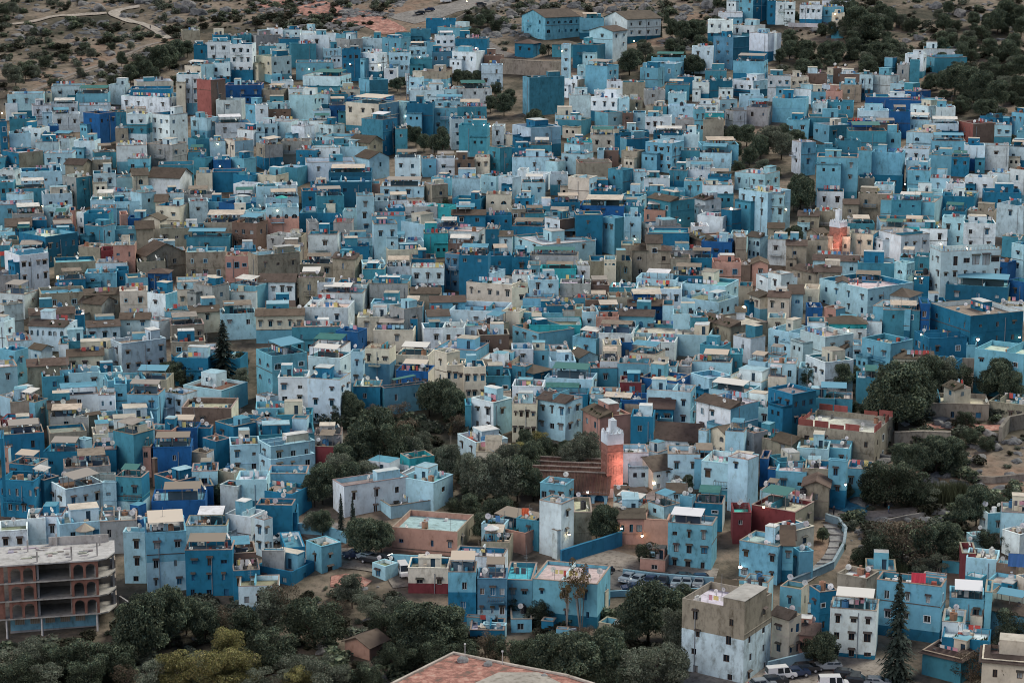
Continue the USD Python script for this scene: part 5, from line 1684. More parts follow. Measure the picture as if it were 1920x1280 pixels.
# ---- the mosque's four parallel tiled naves and its arcade --------------------------------------
def mosque():
    p = hit(1142, 938); s = scale_at(p); yaw = -math.atan2(p[0], p[1]) - .10; P = thing('mosque', p, yaw, 'Mosque with four parallel red tiled naves and blue arcade', 'mosque'); W = 150 / s; e = 3.3
    TR = (.135, .078, .06)
    m = MB(); m.box(-W, -.3, 1.3, 12.6, -2, e - .3, (.50, .27, .21)); build(m, 'wall', M_OLD, P)
    for k in range(4):
        y0 = 0.3 + k * 3.15; y1, ym, zr = y0 + 3.1, y0 + 1.55, e + 1.35
        e0 = e - .9 if k == 0 else e; y00 = y0 - 2.6 if k == 0 else y0
        for a, b, za, zb in ((y00, ym, e0 - (.7 if k == 0 else 0), zr), (ym, y1, zr, e)):
            m = MB(); m.hexa([(-W - .3, a, za - .12), (.3, a, za - .12), (.3, b, zb - .12), (-W - .3, b, zb - .12), (-W - .3, a, za), (.3, a, za), (.3, b, zb), (-W - .3, b, zb)], TR)
            q = 24
            for i in range(q):
                x = -W - .2 + (W + .4) * i / q; m.hexa([(x, a, za + .003), (x + .18, a, za + .003), (x + .18, b, zb + .003), (x, b, zb + .003), (x + .05, a, za + .09), (x + .13, a, za + .09), (x + .13, b, zb + .09), (x + .05, b, zb + .09)], jit(TR, .25))
            build(m, 'tiled_slope', M_TILE, P)
        m = MB(); m.box(-W - .3, .3, ym - .12, ym + .12, zr - .02, zr + .16, (.28, .24, .21)); build(m, 'ridge', M_TILE, P)
        m = MB(); m.tri((-W - .02, y0, e - .3), (-W - .02, y1, e - .3), (-W - .02, ym, zr - .12), (.52, .28, .22)); m.tri((-.28, y1, e - .3), (-.28, y0, e - .3), (-.28, ym, zr - .12), (.52, .28, .22)); build(m, 'gable', M_OLD, P)
    a = arch_panel(7.4, 2.35, 3, .5); a.apply_translation((-7.6, -1.9, -.35)); b = MB(); b.mesh(a, (.26, .44, .55)); build(b, 'arcade', M_WALL, P)
    b = MB(); b.box(-7.6, -.2, -.5, -.3, -.35, 1.4, (.03, .12, .24)); build(b, 'arcade_wall', M_WALL, P)
mosque()
# ---- the red earth roof at the bottom edge ---------------------------------------------------------
def red_roof():
    zr = float(ground(0, 308)) + 6.0
    def on(px, py): r = ray(px, py); t = (zr - HC) / r[2]; return np.array((r[0] * t, r[1] * t))
    pts = [on(*q) for q in ((690, 1304), (850, 1224), (962, 1247), (1062, 1266), (1170, 1300), (1190, 1330), (640, 1340))]; o = np.array((*pts[1], zr)); Q = [q - o[:2] for q in pts]
    P = thing('flat_roofed_building', o, 0, 'Large flat roof of red earth with pale rim at the bottom edge', 'building')
    def ex(poly, z0, z1, name, col, mat):
        m = trimesh.creation.extrude_polygon(poly, z1 - z0, engine='earcut'); m.apply_translation((0, 0, z0)); b = MB(); b.mesh(m, col); build(b, name, mat, P)
    pl = Polygon(Q); ex(pl.buffer(-.05), -8, -.05, 'wall', (.45, .42, .40), M_OLD); ex(pl.buffer(-.45), -.04, .06, 'earth_bed', (.30, .13, .095), M_SOILRED)
    ex(pl.difference(pl.buffer(-.42)), -.045, .32, 'rim', (.44, .39, .34), M_OLD)
    inner = Polygon([on(*q) - o[:2] for q in ((850, 1300), (935, 1262), (1010, 1262), (1090, 1300), (1000, 1330))]); ex(inner, .065, .22, 'raised_slab', (.36, .33, .29), M_OLD)
    for k, (x, y, r_) in enumerate([(868, 1240, .75), (915, 1247, .6), (1020, 1268, .4)]):
        q = on(x, y); b = trimesh.creation.icosphere(2, r_); b.vertices *= (1.2, 1, .8); b.vertices += (meshkit.noise(b.vertices * 2.2, k) - .5)[:, None] * .5 * r_; m = MB(); m.mesh(b, (.26, .27, .27))
        t = thing('boulder', (*q, zr + .3 * r_), 0, ['Largest grey boulder on the red earth roof', 'Low grey boulder on the red earth roof', 'Small boulder at the slab edge of the red earth roof'][k], 'boulder'); build(m, 'stone', M_STONE, t)
    for k, (x, y) in enumerate([(872, 1232), (942, 1246)]):
        q = on(x, y); m = MB(); m.cyl(0, 0, 0, 2.0, .05, (.4, .4, .4), 6); m.box(-.15, .15, -.08, .08, 2.0, 2.2, (.5, .5, .5)); t = thing('roof_post', (*q, zr), 0, ['Left thin metal post on the red earth roof', 'Right thin metal post on the red earth roof'][k], 'post'); build(m, 'pole', M_METAL, t)
red_roof()
# ---- plants ------------------------------------------------------------------------------------------
stage.CreateClassPrim('/World/kinds')
def leaves(blobs, n, size, cols, rng, up=.25, flat=1.0):
    B = np.array(blobs, float); wgt = (B[:, 3] * B[:, 4]) ** 1.0; k = rng.choice(len(B), n, p=wgt / wgt.sum()); d = rng.normal(size=(n, 3)); d[:, 2] += up; d /= np.linalg.norm(d, axis=1)[:, None]
    r = rng.uniform(.62, 1.06, n) ** .8; c = B[k, :3] + d * r[:, None] * np.stack([B[k, 3], B[k, 3], B[k, 4]], 1)
    nrm = d + rng.normal(size=(n, 3)) * .65; nrm /= np.linalg.norm(nrm, axis=1)[:, None]; a = np.cross(nrm, rng.normal(size=(n, 3))); a /= np.linalg.norm(a, axis=1)[:, None]; b = np.cross(nrm, a)
    s = size * rng.uniform(.6, 1.35, n)[:, None]; q = np.stack([c - a * s, c - b * s * .55, c + a * s, c + b * s * .55], 1)
    tone = 1.35 * rng.uniform(.7, 1.3, len(B))[k] * rng.uniform(.55, 1.5, n); col = np.array(cols)[rng.randint(0, len(cols), n)] * tone[:, None]
    return q.reshape(-1, 3), np.repeat(col, 4, 0), np.full(n, 4, np.int32)
def kind(name, trunk, crown, extra=None):
    path = '/World/kinds/' + name; UsdGeom.Xform.Define(stage, path)
    if trunk is not None: build(trunk, 'trunk', M_BARK, path)
    put(*crown, 'crown', M_LEAF, path); return path
def broad(name, seed, cols, w=.52, n=6000, size=.021, low=.16, blobs=24, th=.03):
    g = np.random.RandomState(seed); t = MB(); B = []
    for k in range(blobs):
        a = g.uniform(0, 6.28); r = w * .68 * math.sqrt(g.uniform(0, 1)); z = g.uniform(low + .12, .84); r *= 1.05 - .75 * abs(z - .45); B.append((r * math.cos(a), r * math.sin(a), z, g.uniform(.09, .18) * w / .5, g.uniform(.07, .14)))
    t.bar((0, 0, -.05), (0, 0, .3), th, (.09, .07, .055), th * .7)
    for b in B[:7]: t.bar((0, 0, .25), b[:3], th * .6, (.09, .07, .055), .006)
    return kind(name, t, leaves(B, n, size, cols, g))
DK, OL, YL, RD = [(.058, .080, .055), (.085, .105, .068), (.044, .066, .050), (.125, .140, .090)], [(.115, .130, .098), (.085, .105, .078), (.145, .152, .115)], [(.17, .165, .06), (.12, .125, .06), (.21, .18, .08)], [(.10, .078, .055), (.12, .09, .065), (.075, .068, .05)]
KINDS = {'d': [broad('dark_tree', 1, DK), broad('dark_tree', 2, DK, .60), broad('dark_tree', 3, DK, .46)], 'o': [broad('olive_tree', 4, OL), broad('olive_tree', 5, OL, .58)],
    'y': [broad('yellow_bush', 6, YL, .72, low=.0), broad('yellow_bush', 7, YL, .66, low=.0)], 'b': [broad('round_bush', 8, DK, .70, low=0), broad('round_bush', 9, [(.030, .040, .026), (.042, .050, .032)], .78, low=0)],
    'g': [broad('grey_bush', 10, OL, .75, low=0)], 'n': [broad('brown_bush', 11, RD, .7, low=0, n=2400)]}
def conifer(name, seed, w):
    g = np.random.RandomState(seed); t = MB(); t.bar((0, 0, -.03), (0, 0, .98), .018, (.07, .055, .045), .003); Q, C = [], []
    for L in range(44):
        z = .06 + .92 * L / 44; rad = w * (1 - z) ** .85 * g.uniform(.8, 1.12) + .012
        for k in range(int(5 + 10 * (1 - z))):
            a = g.uniform(0, 6.28); rr = rad * g.uniform(.65, 1.15); tip = np.array((rr * math.cos(a), rr * math.sin(a), z - rr * .35 + g.uniform(-.01, .02))); root = np.array((0, 0, z)); dv = tip - root; sd = np.array((-math.sin(a), math.cos(a), 0)); col = np.array((.040, .056, .046)) * g.uniform(.6, 1.6)
            for q in range(5):
                f0 = .3 + .17 * q; pt = root + dv * f0; ww = .028 * (1.2 - f0 * .6) * (1 if rad > .05 else .6); up_ = np.array((0, 0, g.uniform(-.02, .012))); Q += [pt - sd * ww + up_, pt + dv * .02, pt + sd * ww + up_ * .5, pt + dv * .26 / max(1, rad * 6) + np.array((0, 0, -.012))]; C += [col * g.uniform(.8, 1.2)] * 4
    n = len(Q) // 4; return kind(name, t, (np.array(Q), np.array(C), np.full(n, 4, np.int32)))
KINDS['c'] = [conifer('conifer', 21, .21)]
def palm():
    g = np.random.RandomState(31); t = MB(); t.bar((0, 0, -.05), (.02, 0, .55), .045, (.10, .08, .06), .05); Q, C = [], []
    for k in range(46):
        a = g.uniform(0, 6.28); el = g.uniform(-.35, 1.35); L = g.uniform(.42, .56); P0 = np.array((.02, 0, .57)); d = np.array((math.cos(a) * math.cos(el), math.sin(a) * math.cos(el), math.sin(el))); sd = np.array((-math.sin(a), math.cos(a), 0)); col = np.array((.060, .076, .052)) * g.uniform(.6, 1.5)
        for q in range(9):
            f0, f1 = q / 9, (q + 1) / 9; A = P0 + d * L * f0 + np.array((0, 0, -.30 * f0 ** 2)); B = P0 + d * L * f1 + np.array((0, 0, -.30 * f1 ** 2)); ww = .065 * (1 - f0 * .75); dr = np.array((0, 0, -.045))
            for sg in (-1, 1): Q += [A, B, B + sd * sg * ww + dr + (B - A) * .6, A + sd * sg * ww * .85 + dr + (B - A) * 1.0]; C += [col * g.uniform(.8, 1.2)] * 4
    return kind('palm', t, (np.array(Q), np.array(C), np.full(len(Q) // 4, 4, np.int32)))
KINDS['p'] = [palm()]
def euca():
    g = np.random.RandomState(41); t = MB(); B = []
    for k in range(5):
        x, y = g.uniform(-.14, .14, 2); P0 = (x * .2, y * .2, -.03)
        mid = (x, y, .45); t.bar(P0, mid, .012, (.30, .27, .24), .009)
        for q in range(4):
            tip = (x + g.uniform(-.17, .17), y + g.uniform(-.15, .15), g.uniform(.5, .97)); t.bar(mid, tip, .006, (.28, .24, .2), .002); B.append((*tip, g.uniform(.05, .085), g.uniform(.045, .09)))
    return kind('eucalyptus', t, leaves(B, 1500, .016, [(.13, .095, .045), (.10, .085, .04), (.15, .10, .06)], g))
KINDS['l'] = [euca()]
def reeds():
    g = np.random.RandomState(51); Q, C = [], []
    for k in range(900):
        x, y = g.normal(size=2) * .27; a = g.uniform(0, 6.28); h = g.uniform(.55, 1.0); lean = g.uniform(.05, .25); col = np.array((.075, .085, .05)) * g.uniform(.5, 1.4); w = .010; tip = np.array((x + lean * math.cos(a), y + lean * math.sin(a), h)); m = np.array((x + lean * .3 * math.cos(a), y + lean * .3 * math.sin(a), h * .6)); b = np.array((x, y, -.02)); sd = np.array((-math.sin(a), math.cos(a), 0)) * w
        Q += [b - sd, b + sd, m + sd, m - sd, m - sd, m + sd, tip + sd * .2, tip - sd * .2]; C += [col] * 8
    return kind('reeds', None, (np.array(Q), np.array(C), np.full(len(Q) // 4, 4, np.int32)))
KINDS['r'] = [reeds()]
# x, y of the foot, height in the photograph, width factor, kind
TREES = """275 1240 138 1 d;248 1232 110 1 d;318 1215 130 .8 d;385 1205 85 1 d;420 1200 70 1 n;350 1190 80 1 d;60 1262 68 1.3 o;125 1272 78 1.3 b;190 1278 80 1.2 b;20 1275 72 1.2 g;95 1250 52 1.2 o;225 1275 75 1 b
505 1176 82 1 o;535 1172 92 .8 n;590 1212 95 1.3 b;560 1195 80 1 d;660 1140 72 1 o;635 1165 50 1 n;690 1160 60 1 g;800 1232 112 1.3 d;765 1215 95 1.2 d;842 1218 92 1.2 d;740 1185 72 1 o;718 1200 60 1 b;460 1215 85 1 d;430 1240 70 1 y
330 1290 75 1.2 y;405 1300 90 1.2 y;450 1290 80 1.2 y;285 1295 70 1.1 g;510 1262 90 1.2 b;545 1285 70 1.2 g;600 1296 80 1.2 g;480 1300 60 1.3 g;640 1295 55 1.2 o;690 1290 52 1.3 b;740 1262 62 1.1 b;770 1255 60 1.2 b;560 1300 55 1.2 y;240 1300 60 1.2 n;160 1300 70 1.2 b;90 1302 75 1.2 g;30 1305 80 1.3 b;365 1272 60 1.1 g
820 1262 70 1.1 b;870 1258 60 1.1 b;910 1240 60 1 n;930 1235 50 1 b;1085 1292 116 1.3 d;1030 1274 96 1.2 d;1140 1285 120 1 d;985 1262 70 1 b;1215 1205 125 1.15 d;1255 1195 100 1 d;1180 1215 80 1 d;1230 1296 100 1.1 g;1190 1300 90 1.2 o;1265 1240 110 .7 o;1260 1290 90 1 o;1150 1300 70 1.2 b;1100 1215 50 1 n;1300 1140 40 1.2 b;1330 1130 30 1.2 g;1280 1120 30 1.2 b
1090 1180 135 .9 l;1062 1182 115 .7 l;1010 1172 50 1 b;965 1150 38 1.2 b;1680 1278 215 1 c;1545 1250 72 1.1 d;1525 1240 50 1 b;1900 1205 75 1.1 b;1880 1212 50 1 g;1820 1282 75 1.1 n;1875 1296 80 1 n;1845 1296 60 1 n;1800 1238 30 1.2 b
1690 1068 110 1.2 n;1650 1072 80 1.1 b;1735 1058 80 1 d;1775 1050 80 1.1 d;1720 1078 40 1.2 g;1755 1072 45 1.2 g;1680 1082 30 1.3 r;1640 1085 32 1.2 r;1610 1065 40 1 b;1790 1065 50 1 b;1580 1030 16 1 b;1542 1015 30 1.2 d;1808 990 70 1 d;1830 985 85 1 d;1870 985 60 1.2 d;1905 975 60 1 b;1850 1030 40 1.2 b;1895 1035 40 1.1 b;1585 940 40 1 d;1545 935 30 .7 d
1660 950 95 1.15 b;1640 945 70 1 b;1700 948 80 1.1 b;1735 948 50 1.3 g;1770 942 42 1.4 r;1800 936 36 1.4 r;1720 952 60 1 b;1755 890 80 1.15 d;1725 895 70 1.1 d;1785 885 70 1.1 d;1690 885 60 1 d;1700 870 45 1 g;1780 845 30 1 d;1820 835 35 1.2 b;1850 845 30 1.2 b;1770 862 40 1 b
1680 812 145 1.1 d;1710 790 120 1 d;1655 805 100 1 d;1740 740 80 1.1 d;1765 735 70 1.1 o;1720 745 60 1 d;1800 740 60 1 b;1875 750 85 1.1 d;1895 760 70 1 d;1852 748 60 1 d;1575 738 65 1 d;1598 730 50 1 d;1515 728 45 1.1 d;1540 722 35 1 b;1810 802 35 1.1 b;1740 775 50 1 o;1690 690 40 1 d;1622 780 25 1 b;1575 775 22 1.2 g;1600 775 25 1 b;1555 770 25 1 b;1835 668 14 1.2 b
650 792 65 1.05 d;670 800 55 1 d;632 795 45 1 d;705 870 115 1.05 d;680 880 100 1 d;735 880 100 1 b;760 855 80 1.1 n;720 800 45 1.2 n;750 790 40 1.3 n;700 790 35 1.3 n;770 880 70 1 o;790 865 60 .9 o;830 785 80 1.1 d;805 780 70 1 d;850 795 75 1 d;860 815 45 1 n;775 845 80 1.1 p;928 828 42 1 p;605 945 85 1 d;590 950 70 1 d;630 920 75 1 o;655 935 75 1 d;690 925 65 1 o;665 915 55 1 d;645 895 70 1 d
885 930 85 .95 o;910 945 90 1 o;940 945 100 1 o;970 940 95 1 d;845 905 80 .9 o;830 895 60 1 o;955 905 80 1 o;990 900 75 .9 d;1000 940 70 .8 d;920 985 55 1 d;880 975 55 1.1 d;905 1015 60 1 d;945 985 60 1 d;855 970 40 1.2 b;1000 880 60 1 d;970 875 50 1 y;985 850 50 1 d;1020 870 55 1 d;1060 880 60 1 d;1095 885 80 1 o;1075 890 70 1 o;1110 880 60 .9 o;1040 860 40 .8 p;1180 895 55 1.1 d;1200 885 45 1 d;1220 855 38 1 p;1010 845 40 1.1 y;1270 855 25 .8 p;845 835 40 .5 l
1130 1018 80 .9 d;1118 1015 65 .8 d;1145 1015 70 .8 d;640 1010 90 .7 c;662 1020 95 .7 c;690 1045 80 1.2 d;715 1040 70 1 d;670 1035 70 1 d;605 1005 55 1 d;585 1000 45 1 o;612 1000 45 .7 o;580 1120 16 1.2 b;1215 1055 40 1.4 b;1235 1050 30 1.1 b;1310 900 45 1 d;1285 885 55 .9 d;1290 925 40 .8 d;1268 920 35 1 n
420 716 120 1.6 c;330 722 50 1.2 d;362 702 40 1 d;310 715 40 1 d;350 728 40 1 b;452 700 45 .9 d;455 725 40 1 o;235 868 60 1 p;420 950 50 1 d;440 940 40 1 d;395 945 40 1 b;300 830 25 1 b;160 812 25 1 b;295 835 30 1 d;200 680 14 1.2 b;290 688 15 1.2 b;95 612 14 1.2 b;480 930 40 .8 d
300 140 58 1 d;332 118 46 1 d;318 132 50 1 d;275 155 45 1 d;245 158 40 1.1 d;352 108 34 1 d;290 158 35 1 d;212 168 30 1 b;265 130 28 1 b;228 125 30 .9 d;150 145 20 1.1 o;30 165 42 1.1 o;48 150 36 1 b;15 150 32 1 o;65 150 30 1.2 o;85 130 28 1.2 b;170 112 24 1.3 o;160 98 20 1.3 b;25 30 28 1.1 o;8 30 25 1.1 b;245 95 18 1.2 o;190 130 18 1.2 o;120 118 18 1.2 b;100 165 20 1.2 b;210 95 16 1.3 b;330 165 25 1 b
875 172 42 1 d;895 165 35 1 d;858 160 32 1 d;745 172 28 1 d;758 165 22 1 d;735 168 20 1 d;772 165 26 1 d;830 292 58 .7 d;815 290 40 .9 d;780 275 40 1 d;765 265 32 1 d;795 285 36 1 d;945 218 46 1.1 d;920 212 35 1 d;955 205 40 1 d;930 180 28 1 b;960 190 22 1 n;1005 244 42 1.1 d;995 238 30 1 d;1180 142 50 1.1 d;1195 130 38 1 d;1170 135 30 1 d;1300 142 42 1.1 d;1285 138 30 1 d;1312 140 32 1 d;1260 75 42 .9 d;1280 82 46 1 d;1300 78 44 1 d;1315 70 34 1 d;1345 60 30 1 d;1240 70 30 .6 c;1250 50 28 .6 d;1120 165 18 1 d;1018 108 26 .8 d;1028 105 28 .8 p;1048 102 24 .7 p;1345 20 34 .8 d;1360 30 30 1 d;880 50 24 1.2 b;900 55 30 1 d;915 50 34 1 b;860 72 22 1.2 b;890 75 24 1.2 b;930 62 26 1.2 b
1490 42 22 1 d;1500 44 20 1 d;1478 48 16 1.1 b;1605 70 62 1.1 d;1630 82 60 1.1 d;1580 70 40 .9 d;1560 72 34 .9 d;1540 70 28 1 d;1600 110 42 1.1 d;1570 115 40 1.1 d;1545 118 40 1 d;1510 115 42 1.1 d;1480 112 38 1.1 d;1462 120 30 1 d;1455 100 26 1 d;1640 120 44 1.1 d;1665 118 40 1.1 d;1690 112 34 1 o;1530 140 30 1.1 d;1560 138 24 1.1 b;1500 138 28 1.1 d;1650 60 36 1 o;1690 55 30 1 o;1710 60 28 1.1 b;1475 90 26 1 d
1790 178 60 1.2 d;1815 185 64 1.2 d;1840 195 66 1.1 d;1770 175 44 1.1 d;1870 205 58 1.1 d;1745 172 36 1 d;1885 60 64 1 d;1870 65 50 1.1 d;1905 62 56 1 d;1840 80 34 1.2 b;1855 110 40 1.2 d;1890 120 48 1.2 d;1910 150 50 1.1 d;1880 160 44 1.1 b;1850 150 36 1.1 b;1910 190 40 1.1 b;1725 130 24 1.2 b;1790 60 24 1.2 b;1760 40 24 1.2 o;1790 110 24 1.2 b;1820 120 30 1.2 b;1840 220 36 1.3 d;1800 215 30 1.2 b;1870 225 24 1.2 b;1900 100 40 1.1 d;1695 205 20 1 b;1785 212 24 1 y
1400 275 44 1.2 d;1375 272 40 1.1 d;1358 270 30 1 d;1440 290 56 1.2 o;1465 300 56 1.1 o;1425 300 50 1.1 d;1490 285 45 1 d;1405 312 40 1.1 d;1430 330 34 1.2 o;1380 300 36 1 d;1470 270 40 1 d;1500 278 34 1 d;1385 325 26 1.1 b;1450 335 26 1.2 b;1500 405 84 .85 d;1488 398 60 .8 d;1512 395 64 .8 d;1492 458 38 1.1 d;1480 455 30 1 d;1895 270 20 1.1 d;835 388 18 1.1 d;1170 352 12 1 d;1125 165 20 1 d;430 222 18 1.3 d"""
tree_items = []
for row in TREES.replace('\n', ';').split(';'):
    x, y, h, w, k = row.split(); tree_items.append((float(x), float(y), float(h), float(w), k))
for poly, n in (([(1565, 8), (1700, 15), (1705, 138), (1475, 140), (1462, 75), (1560, 62)], 48), ([(1755, 15), (1920, 15), (1920, 225), (1790, 205), (1745, 165)], 56), ([(1110, 85), (1240, 70), (1345, 60), (1345, 95), (1225, 130), (1160, 140)], 12)):
    pl = Polygon(poly); x0, y0, x1, y1 = pl.bounds
    while n:
        x, y = R.uniform(x0, x1), R.uniform(y0, y1)
        if pl.contains(Point(x, y)): tree_items.append((x, y + 12, R.uniform(22, 42), R.uniform(.95, 1.3), R.choice('dddddob'))); n -= 1
TN = {'d': ('dark leafy tree', 'tree', 'leafy_tree'), 'o': ('grey green olive like tree', 'tree', 'olive_tree'), 'y': ('yellowish green bush', 'bush', 'yellow_bush'), 'b': ('round dark bush', 'bush', 'round_bush'), 'g': ('grey green bush', 'bush', 'grey_bush'), 'n': ('brownish dry bush', 'bush', 'dry_bush'), 'c': ('pointed conifer', 'tree', 'conifer'), 'p': ('feathery palm', 'palm', 'palm_tree'), 'l': ('thin yellow leaved tree', 'tree', 'thin_tree'), 'r': ('clump of tall reeds', 'reeds', 'reed_clump')}
tl_ = unique_labels([((('tall ' if t[2] > 75 else 'little ' if t[2] < 26 else '') + TN[t[4]][0]), (t[0], t[1] - t[2] / 2)) for t in tree_items])
for t, lab in zip(tree_items, tl_):
    x, y, h, w, k = t; p = hit(x, y); H = h / scale_at(p) * 1.06; v = KINDS[k]; kd = v[R.randrange(len(v))]
    copy_of(kd, TN[k][2], (p[0], p[1], p[2] - .1), R.uniform(0, 6.28), lab, TN[k][1], 'trees and bushes of the town and its slopes', (H * w * .74, H * w * .74, H * .97))
# scrub and rocks of the slopes: nobody could count them
from shapely.geometry import LineString
from shapely import union_all
PATHS = union_all([LineString(q) for q in ([(318, 74), (290, 56), (262, 44), (235, 38), (218, 30), (212, 24), (232, 17), (262, 13)], [(20, 47), (80, 38), (125, 30), (200, 26)], [(60, 172), (120, 146), (190, 122), (250, 96), (300, 80)], [(752, 36), (800, 22), (850, 10), (905, -2)], [(752, 46), (800, 32), (850, 20), (905, 8)], [(1500, 962), (1640, 966), (1800, 945)], [(1490, 1098), (1530, 1072), (1556, 1050), (1570, 1020), (1568, 1000), (1556, 984)])])
def scatter(name, protos, regions, smin, smax, what, seed):
    g = np.random.RandomState(seed); P, S, O, I = [], [], [], []
    for poly, n in regions:
        pl = Polygon(poly); x0, y0, x1, y1 = pl.bounds; k = 0
        while k < n:
            x, y = g.uniform(x0, x1), g.uniform(y0, y1)
            if not pl.contains(Point(x, y)) or PATHS.distance(Point(x, y)) < 7: continue
            if meshkit.fbm(np.array([[x / 38, y / 13, seed * 3.1]]), 3)[0] < .5 and g.uniform() < .88: continue
            k += 1; p = hit(x, y); s = smin + (smax - smin) * g.uniform() ** 2.2; P.append((p[0], p[1], p[2] - .08 * s)); S.append((s * g.uniform(.9, 1.7), s * g.uniform(.9, 1.5), s * g.uniform(.7, 1.1))); a = g.uniform(0, math.pi); O.append((math.cos(a), 0, 0, math.sin(a))); I.append(g.randint(len(protos)))
    pi = UsdGeom.PointInstancer.Define(stage, '/World/' + name); made = []
    for q in protos:
        kp = f'/World/{name}/' + q.split('/')[-1]; UsdGeom.Xform.Define(stage, kp).GetPrim().GetReferences().AddInternalReference(q); made.append(kp)
    protos = made; pi.CreatePositionsAttr(Vt.Vec3fArray.FromNumpy(np.array(P, np.float32))); pi.CreateScalesAttr(Vt.Vec3fArray.FromNumpy(np.array(S, np.float32)))
    pi.CreateOrientationsAttr(Vt.QuathArray([Gf.Quath(float(a), float(b), float(c), float(d)) for a, b, c, d in O])); pi.CreateProtoIndicesAttr(Vt.IntArray(list(map(int, I)))); pi.CreatePrototypesRel().SetTargets([Sdf.Path(q) for q in protos]); tag('/World/' + name, what, kind='stuff')
def small_bush(name, seed, cols):
    g = np.random.RandomState(seed); B = [(g.uniform(-.3, .3), g.uniform(-.3, .3), g.uniform(.2, .6), .35, .3) for _ in range(5)]; path = '/World/kinds/' + name; UsdGeom.Xform.Define(stage, path); put(*leaves(B, 420, .10, cols, g), 'crown', M_LEAF, path); return path
def rock(name, seed, col):
    b = trimesh.creation.icosphere(2, .6); b.vertices *= (1.2, .9, .75); n = meshkit.noise(b.vertices * 2.3 + seed * 7.1, seed) - .5; b.vertices += b.vertices / .6 * n[:, None] * .55; m = MB(); m.mesh(b, col); path = '/World/kinds/' + name; UsdGeom.Xform.Define(stage, path); build(m, 'stone', M_STONE, path); return path
SB = [small_bush('scrub_bush', 61, DK), small_bush('scrub_bush_b', 62, OL), small_bush('scrub_bush_c', 63, [(.05, .045, .03), (.035, .04, .025)])]
RK = [rock('field_rock', 1, (.17, .175, .18)), rock('field_rock_b', 2, (.215, .21, .205)), rock('field_rock_c', 3, (.13, .135, .14))]
LH = [(0, 0), (560, 0), (700, 30), (640, 62), (400, 58), (345, 75), (330, 150), (180, 158), (80, 175), (0, 200)]; MH = [(860, 0), (1380, 0), (1345, 95), (1240, 100), (1235, 25), (1000, 25), (985, 70), (945, 100), (905, 75)]
RH = [(1560, 0), (1920, 0), (1920, 225), (1760, 195), (1700, 130), (1660, 120), (1460, 135), (1470, 60)]; ML = [(500, 0), (760, 0), (720, 45), (640, 62), (520, 52)]
GR = [(1660, 700), (1920, 760), (1920, 960), (1700, 960), (1600, 960), (1660, 850)]; BT = [(0, 1210), (220, 1180), (330, 1130), (700, 1090), (860, 1180), (1280, 1130), (1280, 1300), (0, 1300)]; RM = [(1590, 960), (1800, 950), (1800, 1060), (1640, 1085), (1590, 1010)]; GC = [(620, 780), (880, 790), (1000, 860), (990, 960), (880, 1000), (700, 880), (620, 900)]
scatter('scrub', SB, [(LH, 620), (MH, 230), (RH, 420), (ML, 120), (GR, 150), (BT, 420), (RM, 110), (GC, 160)], (.7), 3.6, 'low dark scrub bushes covering the slopes', 71)
scatter('field_stones', RK, [(LH, 520), (MH, 620), (RH, 330), (ML, 330), (GR, 160), (BT, 60), (RM, 60)], (.35), 2.6, 'grey stones and rock outcrops scattered over the slopes', 72)
big = [(1078, 14, 5), (1330, 12, 7), (1350, 30, 6), (1020, 12, 5), (1005, 20, 4), (1120, 24, 4.5), (1150, 20, 4), (1210, 18, 5), (1285, 18, 4), (232, 33, 3.6), (265, 5, 6), (290, 2, 5), (340, 20, 6), (370, 28, 6), (355, 14, 5), (425, 22, 4), (55, 58, 4), (75, 60, 4), (130, 72, 4), (185, 20, 5), (900, 38, 5), (930, 40, 5), (960, 30, 4), (950, 55, 4), (915, 62, 4), (1850, 185, 3.2), (1872, 180, 3.5), (1900, 188, 3.4), (1885, 172, 3), (1722, 74, 4), (1740, 88, 4), (1700, 80, 3), (1800, 30, 5), (1755, 15, 5), (1778, 800, 2.2), (1760, 796, 1.8), (1795, 785, 1.6), (1870, 842, 2), (1885, 830, 1.7)]
bl = unique_labels([('big grey boulder', (x, y)) for x, y, _ in big])
for (x, y, s), lab in zip(big, bl):
    p = hit(x, y); copy_of(RK[R.randrange(3)], 'boulder', (p[0], p[1], p[2] + .1 * s), R.uniform(0, 6.28), lab, 'boulder', 'boulders of the slopes', s * .8)
